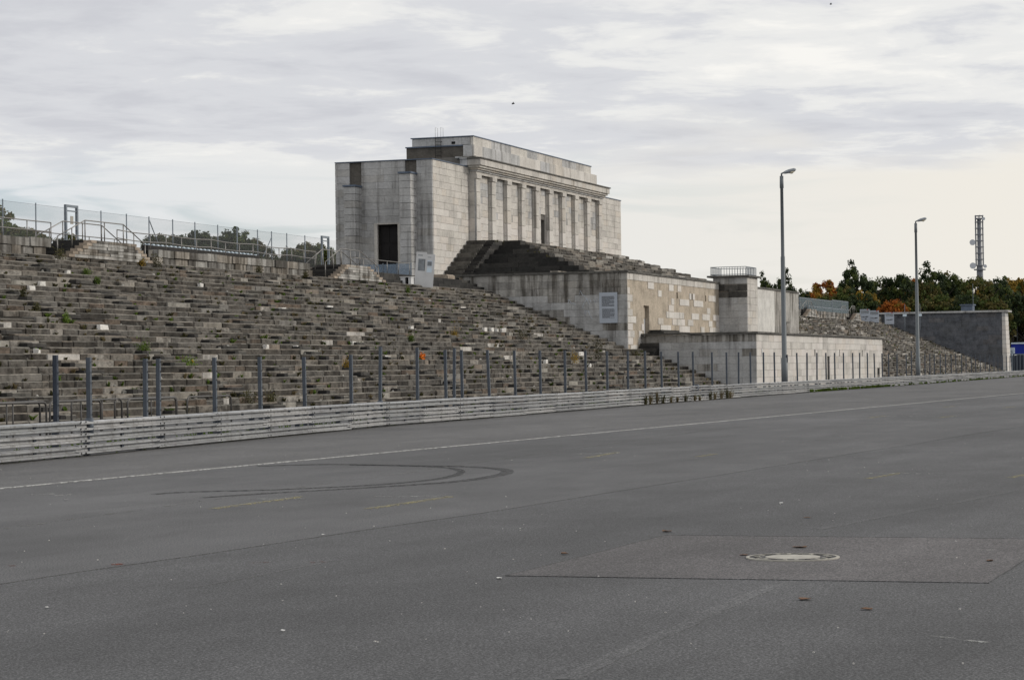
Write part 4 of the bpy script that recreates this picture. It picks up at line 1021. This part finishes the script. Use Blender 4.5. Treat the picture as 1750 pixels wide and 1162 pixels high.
def lamp(px, base, top, lb, Y=33.5):
    b0, t0 = on_y(px[0], base, Y), on_y(px[1], top, Y); x = b0.x; H_ = t0.z
    o = empty('street_lamp', lb, 'street lamp')
    MB().tube([(x, Y, -.1), (x, Y, 2.2), (x, Y, 2.22), (x, Y, H_ * .62), (x, Y, H_ * .625), (x, Y, H_ - .9), (x, Y, H_ - .88), (x, Y, H_ - .1)], [.21, .21, .165, .14, .115, .10, .13, .12], 14).build('pole', 'lamp_steel', o, True)
    MB().tube([(x, Y, H_ - .1), (x, Y, H_ + .05), (x + .1, Y - .2, H_ + .16)], [.06, .06, .05], 8).build('bracket', 'lamp_steel', o, True)
    dx, dy = .35, -.94; a = Vector((x + .03, Y - .12, H_ + .10)); e = a + Vector((dx, dy, .28)).normalized() * .85
    MB().tube([a, a.lerp(e, .15), a.lerp(e, .45), a.lerp(e, .85), e], [.06, .10, .135, .12, .06], 10).build('head', 'lamp_head', o, True)
    MB().tube([a.lerp(e, .45) - Vector((0, 0, .06)), a.lerp(e, .65) - Vector((0, 0, .10)), a.lerp(e, .88) - Vector((0, 0, .05))], [.08, .12, .07], 10).build('lens', 'lamp_glass', o, True)
    if px[0] < 1400: MB().box(x - .08, x + .08, Y - .22, Y - .15, 1.9, 2.4).build('access_hatch', 'post_steel_dark', o)
lamp((1341, 1331), 650, 297, 'tall grey street lamp in front of the forecourt wall'); lamp((1569, 1565), 640, 380, 'shorter-looking grey street lamp in front of the far terrace')
o = empty('street_lamp', 'thin distant lamp post right of the end block', 'street lamp'); q = on_x(1738, 544, 345)
MB().tube([(345, q.y, 0), (345, q.y, q.z)], .07, 6).build('pole', 'lamp_steel', o); MB().obox((345, q.y, q.z), (.12, 0, 0), (0, .3, 0), (0, 0, .1)).build('head', 'lamp_head', o)
# blue hoarding and dark fence beyond the end block
bh = empty('blue_hoarding', 'bright blue hoarding right of the end block', 'hoarding'); q0, q1 = on_x(1728, 588, 334), on_x(1762, 604, 334)
MB().box(334, 334.2, q1.y, q0.y, q1.z, q0.z).build('panel', 'blue_panel', bh); MB().box(333.9, 334.0, q1.y, q0.y, q0.z, q0.z + .2).build('top_rail', 'blue_white', bh); MB().box(333.9, 334.05, q1.y, q0.y, q1.z - .18, q1.z).build('base_rail', 'fence_steel', bh)
df = empty('screen_fence', 'dark blue mesh screen below the blue hoarding', 'fence'); q0 = on_x(1722, 606, 328); q1 = on_x(1765, 606, 328)
for k in range(9): MB().box(328, 328.1, q1.y + (q0.y - q1.y) * k / 8 - .04, q1.y + (q0.y - q1.y) * k / 8 + .04, 0, q0.z).build('post', 'fence_steel', df)
MB().box(328.12, 328.16, q1.y, q0.y, 0, q0.z - .1).build('screen', 'post_steel_dark', df)
q = on_x(1727, 599, 325); tag(MB().obox((325, q.y - .2, q.z), (.1, 0, 0), (0, .35, 0), (0, 0, .4)).box(324.9, 325.1, q.y - .25, q.y - .15, 0, q.z).build('white_sign', 'blue_white'), 'small blue-white sign at the foot of the end block', 'sign')

# radio mast
XM = 620.; q = on_x(1673, 368, XM); y = q.y; H_ = q.z
ms = empty('radio_mast', 'slim grey radio mast with dishes above the far trees', 'mast')
MB().tube([(XM, y, 0), (XM, y, H_ - 13.5), (XM, y, H_ - 12.5), (XM, y, H_ - 1)], [1.1, .8, .58, .52], 12).build('shaft', 'mast_grey', ms, True)
for k in range(9):
    z = H_ - 13 + 1.6 * k; MB().tube([(XM + 1.05 * math.cos(t * math.pi / 4), y + 1.05 * math.sin(t * math.pi / 4), z) for t in range(9)], .12, 5).build('ring', 'mast_grey', ms)
    for t in range(4): MB().tube([(XM, y, z), (XM + 1.05 * math.cos(t * math.pi / 2 + .6), y + 1.05 * math.sin(t * math.pi / 2 + .6), z)], .07, 4).build('strut', 'mast_grey', ms)
for t in range(6): a = t * math.pi / 3 + .3; MB().tube([(XM + 1.05 * math.cos(a), y + 1.05 * math.sin(a), H_ - 13), (XM + 1.05 * math.cos(a), y + 1.05 * math.sin(a), H_)], .10, 5).build('upright', 'mast_grey', ms)
for z in (H_ - 14, H_ - .9): MB().tube([(XM, y, z - .15), (XM, y, z + .15)], 1.5 if z < H_ - 5 else 1.1, 14).build('platform', 'mast_grey', ms)
for (dy, z, r) in ((1.6, H_ - 7, .75), (1.6, H_ - 13, .8), (-1.5, H_ - 13.2, .45), (-1.3, H_ - 1, .4)): MB().tube([(XM - 1.2, y + dy, z), (XM - .9, y + dy, z), (XM - .3, y + dy, z)], [r, r, r * .5], 16).build('dish', 'antenna_white', ms)

# ================================================================== trees
def crown_mesh(seed, mat, mat2=None, clumps=125, per=62, leaf=.048):
    """leaf faces gathered in clumps over and inside an uneven unit crown"""
    r = random.Random(seed); vs, fs, mi = [], [], []
    bumps = [(Vector((r.gauss(0, 1), r.gauss(0, 1), r.gauss(0, .8))).normalized(), r.uniform(.10, .30)) for _ in range(14)]
    for c in range(clumps):
        d = Vector((r.gauss(0, 1), r.gauss(0, 1), r.gauss(.15, 1))).normalized()
        R_ = .66 + sum(h_ * max(0, d.dot(b0)) ** 10 for b0, h_ in bumps) + r.uniform(-.06, .06)
        p = d * R_ * r.uniform(.45, 1.0) ** .5; cr = r.uniform(.09, .19); m2 = mat2 and r.random() < .30
        for k in range(per):
            d = Vector((r.gauss(0, 1), r.gauss(0, 1), r.gauss(0, .7))); q = p + d.normalized() * cr * r.random() ** .5
            n_ = (d.normalized() + Vector((r.uniform(-1, 1), r.uniform(-1, 1), r.uniform(-.3, 1)))).normalized(); a = n_.orthogonal().normalized(); a = Quaternion(n_, r.uniform(0, 6.3)) @ a; b_ = n_.cross(a); s_ = leaf * r.uniform(.6, 1.3)
            i = len(vs); vs += [tuple(q + a * s_), tuple(q + b_ * s_ * .6), tuple(q - a * s_), tuple(q - b_ * s_ * .6)]; fs.append((i, i + 1, i + 2, i + 3)); mi.append(1 if m2 else 0)
    me = bpy.data.meshes.new('crown'); me.from_pydata(vs, [], fs); me.materials.append(MATS[mat])
    if mat2: me.materials.append(MATS[mat2])
    me.polygons.foreach_set('material_index', mi); return me
def trunk_mesh(seed):
    r = random.Random(seed); mb = MB(); mb.tube([(0, 0, 0), (.01, .01, .3), (.02, -.01, .6), (0, .02, .85)], [.035, .026, .018, .006], 7)
    for k in range(8):
        z = r.uniform(.28, .7); a = r.uniform(0, 6.3); l = r.uniform(.15, .30); mb.tube([(.01, 0, z), (math.cos(a) * l * .5, math.sin(a) * l * .5, z + l * .4), (math.cos(a) * l, math.sin(a) * l, z + l * .9)], [.013, .009, .003], 5)
    return mb.mesh('trunk', 'bark')
CR = {'dark': [crown_mesh(s_, 'leaf_dark', 'leaf_green') for s_ in (1, 2, 3)], 'green': [crown_mesh(s_, 'leaf_green', 'leaf_olive') for s_ in (4, 5, 6)], 'olive': [crown_mesh(s_, 'leaf_olive', 'leaf_green') for s_ in (7, 8)],
      'orange': [crown_mesh(s_, 'leaf_orange', 'leaf_yellow', 125) for s_ in (9, 10)], 'yellow': [crown_mesh(s_, 'leaf_yellow', 'leaf_green') for s_ in (11, 12)], 'sparse': [crown_mesh(s_, 'leaf_green', 'leaf_olive', 70, 36, .05) for s_ in (13, 14)]}
random.seed(12)
TK = [trunk_mesh(s_) for s_ in range(4)]
def tree(base, H_, rad, kind, lb, grp, cr):
    o = empty('broadleaf_tree', lb, 'tree', grp); o.location = base
    link('trunk', random.choice(TK), o, (0, 0, 0), (0, 0, random.uniform(0, 6)), (H_, H_, H_))
    link('crown', random.choice(CR[kind]), o, (0, 0, H_ - cr * .84), (random.uniform(-.1, .1), random.uniform(-.1, .1), random.uniform(0, 6.3)), (rad, rad, cr))
COLW = {'dark': 'dark green', 'green': 'mid green', 'olive': 'olive-brown', 'orange': 'orange autumn', 'yellow': 'yellow autumn', 'sparse': 'thin-leaved'}
far = [  # photo x, photo y of the top, width in photo px, kind, distance along the stand, words
    (1312, 476, 40, 'dark', 345, 'low behind the rostrum turret'), (1336, 472, 46, 'dark', 335, 'behind the lamp pole and rostrum wall'), (1374, 496, 44, 'dark', 350, 'just right of the rostrum wall end'),
    (1392, 492, 50, 'yellow', 372, 'at the foot of the orange tree'), (1416, 477, 60, 'orange', 366, 'leftmost on the skyline'), (1440, 494, 50, 'green', 340, 'between the orange tree and the tall dark one'), (1462, 457, 64, 'dark', 350, 'tallest of all, rounded'), (1497, 470, 48, 'sparse', 356, 'right of the tallest tree'),
    (1513, 486, 54, 'olive', 362, 'half hidden under the thin-leaved tree'), (1538, 464, 60, 'dark', 356, 'left of the far lamp'), (1525, 508, 58, 'orange', 332, 'low and brightest, above the boards'), (1562, 470, 34, 'orange', 372, 'peeping out beside the far lamp'), (1596, 460, 72, 'dark', 350, 'right of the far lamp'),
    (1583, 478, 46, 'olive', 345, 'showing patches right of the far lamp'), (1630, 471, 62, 'green', 362, 'left of the radio mast'), (1668, 468, 70, 'green', 352, 'under the radio mast'), (1704, 474, 58, 'dark', 360, 'right of the radio mast'), (1745, 470, 60, 'yellow', 350, 'at the right edge'),
    (1728, 488, 60, 'dark', 344, 'low at the right edge'), (1775, 478, 70, 'dark', 362, 'cut by the right edge'), (1475, 492, 50, 'yellow', 343, 'under the tallest tree'), (1610, 500, 80, 'olive', 338, 'low in front of the dark ones'), (1655, 500, 74, 'dark', 336, 'low above the roof vent'), (1560, 505, 70, 'green', 336, 'low behind the far lamp'), (1695, 504, 70, 'olive', 336, 'low above the end block corner'), (1738, 512, 60, 'dark', 348, 'low behind the thin lamp'), (1500, 510, 60, 'dark', 341, 'low behind the boards'), (1455, 504, 64, 'dark', 338, 'low behind the far mesh fence'), (1410, 508, 56, 'green', 338, 'low behind the tall mesh bays'), (1743, 540, 50, 'dark', 356, 'lowest, behind the blue hoarding'), (1590, 488, 60, 'dark', 366, 'in the second rank by the lamp'), (1640, 486, 60, 'olive', 372, 'in the second rank left of the mast'), (1690, 488, 66, 'yellow', 380, 'in the second rank right of the mast'), (1725, 500, 60, 'green', 384, 'in the second rank at the right'), (1545, 490, 60, 'olive', 384, 'in the second rank left of the lamp'), (1765, 500, 60, 'olive', 345, 'low and cut by the right edge'), (1800, 482, 80, 'green', 350, 'first one outside the right edge'), (1850, 478, 90, 'dark', 355, 'second one outside the right edge'), (1905, 482, 90, 'olive', 352, 'third one outside the right edge'), (1960, 480, 95, 'dark', 356, 'fourth one outside the right edge')]
for x, yt, w, kd, X, words in far:
    p = on_x(x, yt, X); dist = in_view(p)[2]; H_ = p.z; rad = w * dist / F / 2 * 1.35
    tree((X, p.y, 0), H_, rad, kd, f'{COLW[kd]} tree {words}', 'trees beyond the far terrace', max(rad * 1.15, H_ * .30))
near = [(-10, 362, 90, 'green', 92, 'at the left edge of the skyline'), (45, 384, 70, 'green', 84, 'low behind the far left railing'), (115, 396, 60, 'sparse', 84, 'sparse behind the left gate'), (268, 396, 64, 'green', 84, 'just right of the left podium'), (300, 398, 60, 'green', 90, 'behind the seat row, left end'), (336, 389, 78, 'dark', 84, 'tallest of the left group'), (392, 391, 74, 'dark', 84, 'right half of the left group'), (425, 402, 60, 'green', 90, 'dense, behind the right end of the seats'), (455, 420, 40, 'green', 84, 'small, at the end of the seat row'), (525, 409, 74, 'green', 84, 'left of the pylon'), (560, 424, 44, 'green', 88, 'against the pylon edge'), (498, 428, 44, 'green', 86, 'small, by the fence brace'), (318, 402, 80, 'green', 100, 'in the second rank, left'), (365, 400, 84, 'green', 102, 'in the second rank, middle'), (412, 404, 80, 'green', 104, 'in the second rank, right'), (545, 418, 70, 'olive', 100, 'in the second rank by the pylon'), (20, 384, 70, 'olive', 100, 'in the second rank at the left edge'), (282, 406, 60, 'olive', 98, 'in the second rank by the podium')]
for x, yt, w, kd, Y, words in near:
    p = on_y(x, yt, Y); dist = in_view(p)[2]; H_ = p.z
    rad = w * dist / F / 2 * 1.4; tree((p.x, p.y, 0), H_, rad, kd, f'{COLW[kd]} tree behind the mesh fence, {words}', 'trees behind the left fence', rad * 1.0)

# ================================================================== weeds
def tuft(mb, p, h, n, r, spread=.5, wid=.03):
    for k in range(n):
        a = r.uniform(0, 6.3); t = r.uniform(.2, 1) * spread; l = h * r.uniform(.5, 1.1)
        b0 = Vector(p) + Vector((r.gauss(0, .12) * h, r.gauss(0, .08) * h, 0)); m_ = b0 + Vector((math.cos(a) * t * l * .4, math.sin(a) * t * l * .4, l * .6)); e = b0 + Vector((math.cos(a) * t * l, math.sin(a) * t * l, l * (1 - .2 * t)))
        s_ = Vector((-math.sin(a), math.cos(a), 0)) * wid * r.uniform(.5, 1.2); mb.poly([b0 - s_ * .5, b0 + s_ * .5, m_ + s_, e, m_ - s_])
def bush(mb, p, h, w, n, r, leaf=.05):
    for k in range(n):
        d = Vector((r.gauss(0, .4) * w, r.gauss(0, .3) * w, abs(r.gauss(.45, .28)) * h)); q = Vector(p) + d; nn = Vector((r.uniform(-1, 1), r.uniform(-1, .2), r.uniform(-.2, 1))).normalized(); a = nn.orthogonal().normalized(); a = Quaternion(nn, r.uniform(0, 6.3)) @ a; b_ = nn.cross(a); s_ = leaf * r.uniform(.6, 1.4)
        mb.poly([q + a * s_, q + b_ * s_ * .5, q - a * s_, q - b_ * s_ * .5])
    for k in range(6 if h < .6 else 0): mb.tube([Vector(p), Vector(p) + Vector((r.gauss(0, .3) * w, r.gauss(0, .2) * w, h * r.uniform(.5, .9)))], .006, 4, False)
r = random.Random(21)
wa, wb_, wc = MB(), MB(), MB()
for k in range(1500):
    i = r.randrange(NR); y = Y0 + ROW * i - r.uniform(.04, .10); x = r.uniform(45, 158 if y > 45.5 else 161.5)
    if r.random() < .4: x = min(157, r.choice(AISLES) + r.uniform(-1.2, 1.8))
    m_ = r.random(); tuft(wa if m_ < .30 else wb_ if m_ < .82 else wc, (x, y, RISE * i), r.uniform(.09, .26), r.randint(6, 16), r, 1.0, .045)
for k in range(500):
    i = r.randrange(NR); x = r.uniform(216, 316); m_ = r.random(); tuft(wa if m_ < .2 else wb_ if m_ < .7 else wc, (x, Y0 + ROW * i - .08, RISE * i), r.uniform(.1, .35), 5, r, .9, .06)
for k in range(150):
    i = r.randrange(8); x = r.uniform(166, 205); tuft(wb_, (x, 50.1 + 1.12 * i, TZ + h * i), r.uniform(.1, .25), 5, r, .8, .05)
tag(wa.build('green_weeds', 'weed_green'), 'short green weeds growing in the terrace joints', 'weeds', kind='stuff'); tag(wb_.build('dull_weeds', 'weed_dull'), 'dull olive moss and weeds along the terrace treads', 'weeds', kind='stuff'); tag(wc.build('dry_weeds', 'weed_dry'), 'dry brown weeds on the terrace treads', 'weeds', kind='stuff')
def on_terrace(px, py):                                # which row's tread back does this photo point fall on
    best = None
    for i in range(NR):
        p = on_y(px, py, Y0 + ROW * i - .02); e = abs(p.z - RISE * i - .02)
        if best is None or e < best[0]: best = (e, p.x, Y0 + ROW * i - .10, RISE * i)
    return best[1:]
plants = [(242, 600, .40, .34, 'weed_green', 'bright green leafy bush on the terrace above the paired posts'), (318, 621, .28, .42, 'weed_green', 'low green plant with a yellow flower on the terrace'), (37, 510, .42, .12, 'weed_dull', 'tall thin weed on the upper left terrace'), (145, 470, .25, .25, 'weed_green', 'small green weed under the left stair podium'),
          (265, 452, .5, .3, 'weed_dull', 'leafy weed at the right foot of the left podium'), (163, 489, .26, .16, 'weed_green', 'small round weed high on the left terrace'), (110, 552, .32, .12, 'weed_green', 'upright green weed mid left on the terrace'), (60, 530, .25, .14, 'weed_dull', 'small weed at left among grey stones'), (420, 690, .35, .5, 'weed_dull', 'wide low weed clump above the rightmost hoop'), (460, 690, .3, .3, 'weed_dull', 'weed clump left of a leaning post'), (700, 580, .3, .2, 'weed_green', 'round green weed in the middle of the terrace'),
          (775, 580, .35, .2, 'leaf_yellow', 'yellowish weed mid terrace'), (590, 630, .35, .2, 'leaf_yellow', 'yellow-tipped weed beside a leaning post'), (1020, 612, .9, .5, 'weed_dull', 'tall bushy weed near the rostrum foot'), (890, 578, .5, .5, 'weed_dull', 'dark weedy clump right of the white stones'), (980, 620, .5, .3, 'leaf_yellow', 'ochre weed behind the posts'), (1085, 607, .3, .5, 'weed_dull', 'low weed at the rostrum corner'), (1360, 560, .5, .3, 'weed_green', 'weed on the far terrace by the rostrum'), (440, 455, .4, .2, 'weed_dull', 'weed under the parapet'), (695, 500, .3, .15, 'weed_green', 'bright weed below the white box'), (520, 470, .35, .2, 'weed_dull', 'weed left of the pylon podium'), (240, 445, .3, .2, 'leaf_yellow', 'ochre weed on the left podium wall'), (100, 445, .45, .3, 'weed_dull', 'weedy shrub beside the left podium steps')]
for px, py, hh, ww, mt, lb in plants:
    p = on_terrace(px, py); mb = MB(); bush(mb, (0, 0, 0), hh * 1.35, ww * 1.5, 220, r, .045 if hh < .6 else .06)
    o = mb.build('weed_plant', mt); o.location = p; tag(o, lb, 'plant', 'weeds on the terrace')
    if 'yellow flower' in lb: f_ = MB(); bush(f_, (.35, -.02, .14), .12, .08, 30, r, .04); f_.build('flower', 'yellow_petal', o)
p = on_terrace(719, 617); mb = MB(); bush(mb, (0, 0, 0), .34, .22, 110, r, .06); o = mb.build('orange_plant', 'orange_leaf'); o.location = p; tag(o, 'vivid orange leafy seedling beside a post on the terrace', 'plant')
# loose white stones
ws = [((826, 567), .5), ((838, 566), .42), ((846, 568), .5), ((857, 566), .45), ((172, 566), .95), ((50, 258 + 240), .35), ((68, 488), .35), ((340, 488), .35), ((112, 468), .3), ((480, 535), .5), ((452, 598), .35), ((503, 597), .3), ((990, 605), .6), ((1052, 562), .4), ((560, 527), .5), ((600, 588), .35), ((660, 612), .35), ((230, 596), .3), ((385, 598), .25), ((930, 622), .45), ((1005, 625), .4), ((700, 560), .3), ((60, 600), .3)]
wl = ['leftmost of four white stones in a row right of centre', 'second of four white stones in a row right of centre', 'third of four white stones in a row right of centre', 'last of four white stones in a row right of centre', 'big square white stone above the paired posts', 'white stone high on the far left terrace', 'white stone just above the tall thin weed', 'white stone below the seat row', 'white chip under the left stair podium', 'white stone in the upper middle of the terrace', 'white stone above the sixth post', 'white stone above the seventh post',
      'large white stone behind the posts near the rostrum', 'white stone close under the rostrum side wall', 'white stone below the pylon podium', 'white stone above the eighth post', 'white stone right of the sleeved post', 'white stone beside the bright green bush', 'small white stone right of the yellow flower', 'white stone behind the posts right of centre', 'white stone beside the tall bushy weed', 'white stone left of the row of four', 'white stone above the nearest post']
for k, ((px, py), s_) in enumerate(ws):
    p = on_terrace(px, py); rr = random.Random(k); mb = MB(); add_block(mb, -s_ / 2, s_ / 2, -.09, .08, 0, min(.23, s_ * .55), rr)
    mb.v = [(a + rr.gauss(0, .02), b_ + rr.gauss(0, .015), c + (rr.gauss(0, .02) if c > .05 else 0)) for a, b_, c in mb.v]
    o = mb.build('loose_stone', 'white_stone_chip'); o.location = p; o.rotation_euler = (0, 0, rr.uniform(-.3, .3))
    tag(o, wl[k], 'stone', 'loose white stones on the terrace')
# growth along the foot of the guardrail
dw = [(1103, 12), (1112, 14), (1124, 15), (1133, 12), (1147, 9), (1158, 8), (1172, 10), (1188, 9), (1196, 8), (1214, 12), (1222, 11), (1233, 13), (1243, 15), (1248, 11)]
for k, (px, n_) in enumerate(dw):
    d = ray(px, 690); x = 60.
    for _ in range(30): x = (path_y(x) - .15) * d.x / d.y
    mb = MB(); tuft(mb, (0, 0, 0), .042 * n_, 26, r, .30, .012); bush(mb, (0, 0, 0), .036 * n_, .5, 46, r, .020); o = mb.build('dry_weed', 'weed_dry' if k % 3 else 'weed_dull'); o.location = (x, path_y(x) - .15, 0)
    tag(o, f'dry brown weed stalks at the foot of the guardrail, {ordinal(k)} clump from the left', 'plant', 'dry weeds at the guardrail')
mb = MB()
for k in range(420):
    x = r.uniform(146, 330) if k % 3 else r.uniform(150, 180); 
    if r.random() < .25 and not (150 < x < 178 or 240 < x < 320): continue
    tuft(mb, (x, path_y(x) - r.uniform(.05, .35), 0), r.uniform(.08, .28), 8, r, .7, .05)
for k in range(60): x = r.uniform(40, 120); tuft(mb, (x, path_y(x) - .05, 0), r.uniform(.03, .08), 5, r, .9, .012)
for k in range(500): x = r.uniform(40, 140); tuft(mb, (x, path_y(x) + r.uniform(.2, 1.6), 0), r.uniform(.1, .3), 6, r, .8, .03)
tag(mb.build('verge_grass', 'weed_green'), 'ragged green grass along the foot of the guardrail', 'grass', kind='stuff')

# ================================================================== litter on the asphalt, a bird
lv = [((1367, 937), .075, 'large curled dry leaf on the patch beyond the manhole'), ((1272, 950), .05, 'small dry leaf left of the manhole'), ((1140, 910), .08, 'dark curled leaf at the far corner of the asphalt patch'), ((965, 948), .06, 'dry leaf on the asphalt left of the patch'), ((1375, 1026), .06, 'reddish leaf on the asphalt below the manhole'), ((1482, 1043), .05, 'ochre leaf on the asphalt at lower right'), ((1692, 960), .05, 'brown leaf near the right edge of the patch'), ((1380, 886), .05, 'brown leaf beyond the asphalt patch')]
def leaf_obj(px, s_, lb, mat):
    p = on_ground(*px); rr = random.Random(int(px[0])); mb = MB(); n_ = 9
    rim = [(s_ * math.cos(2 * math.pi * k / n_) * rr.uniform(.7, 1.1), s_ * .7 * math.sin(2 * math.pi * k / n_) * rr.uniform(.7, 1.1), .004 + s_ * rr.uniform(0, .16)) for k in range(n_)]
    for k in range(n_): mb.poly([(0, 0, .004), rim[k], rim[(k + 1) % n_]]); mb.poly([(0, 0, .001), rim[(k + 1) % n_][:2] + (rim[(k + 1) % n_][2] - .004,), rim[k][:2] + (rim[k][2] - .004,)])
    o = mb.build('fallen_leaf' if mat == 'dry_leaf' else 'paper_scrap', mat); o.location = (p.x, p.y, .010); o.rotation_euler = (0, 0, rr.uniform(0, 6)); return tag(o, lb, 'leaf' if mat == 'dry_leaf' else 'litter')
for px, s_, lb in lv: leaf_obj(px, s_, lb, 'dry_leaf')
for px, s_, lb in (((853, 990), .035, 'white paper scrap at the left tip of the asphalt patch'), ((553, 915), .03, 'white scrap on the asphalt left of centre'), ((484, 1080), .022, 'small white scrap low on the asphalt'), ((1335, 861), .04, 'white scrap on the asphalt beyond the patch'), ((112, 855), .04, 'pale scrap below the white line at left'), ((80, 1040), .02, 'tiny pale scrap at lower left')): leaf_obj(px, s_, lb, 'paper_scrap')
mb = MB(); r = random.Random(77)
for k in range(200):
    x = 13 * math.exp(r.random() * 1.5); y = x * r.uniform(.1, .62); s_ = r.uniform(.002, .007); a = r.uniform(0, 3)
    mb.obox((x, y, .012 + s_ * .4), (s_ * math.cos(a), s_ * math.sin(a), 0), (-s_ * .6 * math.sin(a), s_ * .6 * math.cos(a), 0), (0, 0, s_ * .5))
tag(mb.build('grit', 'white_stone_chip'), 'scattered pale grit on the asphalt', 'grit', kind='stuff')
for k, (px, lb) in enumerate((((877, 178), 'small dark bird in the sky above the hall'), ((1420, 8), 'tiny dark bird near the top of the sky'))):
    p = CAM + ray(*px).normalized() * 150; s_ = .05 if k == 0 else .035; mb = MB()
    mb.tube([(-2 * s_, 0, 0), (-s_, 0, .02), (s_, 0, .02), (2 * s_, 0, 0)], [.01, .05, .05, .01], 6)
    for sg in (-1, 1): mb.poly([(s_ * .6, 0, .03), (-s_ * .6, 0, .03), (-s_, sg * 2.2 * s_, .10), (0, sg * 3 * s_, .05)]); mb.poly([(-s_ * .6, 0, .02), (s_ * .6, 0, .02), (0, sg * 3 * s_, .04), (-s_, sg * 2.2 * s_, .09)])
    o = mb.build('bird', 'bird_dark'); o.location = p; o.rotation_euler = (.3, .2, 1.9); tag(o, lb, 'bird')
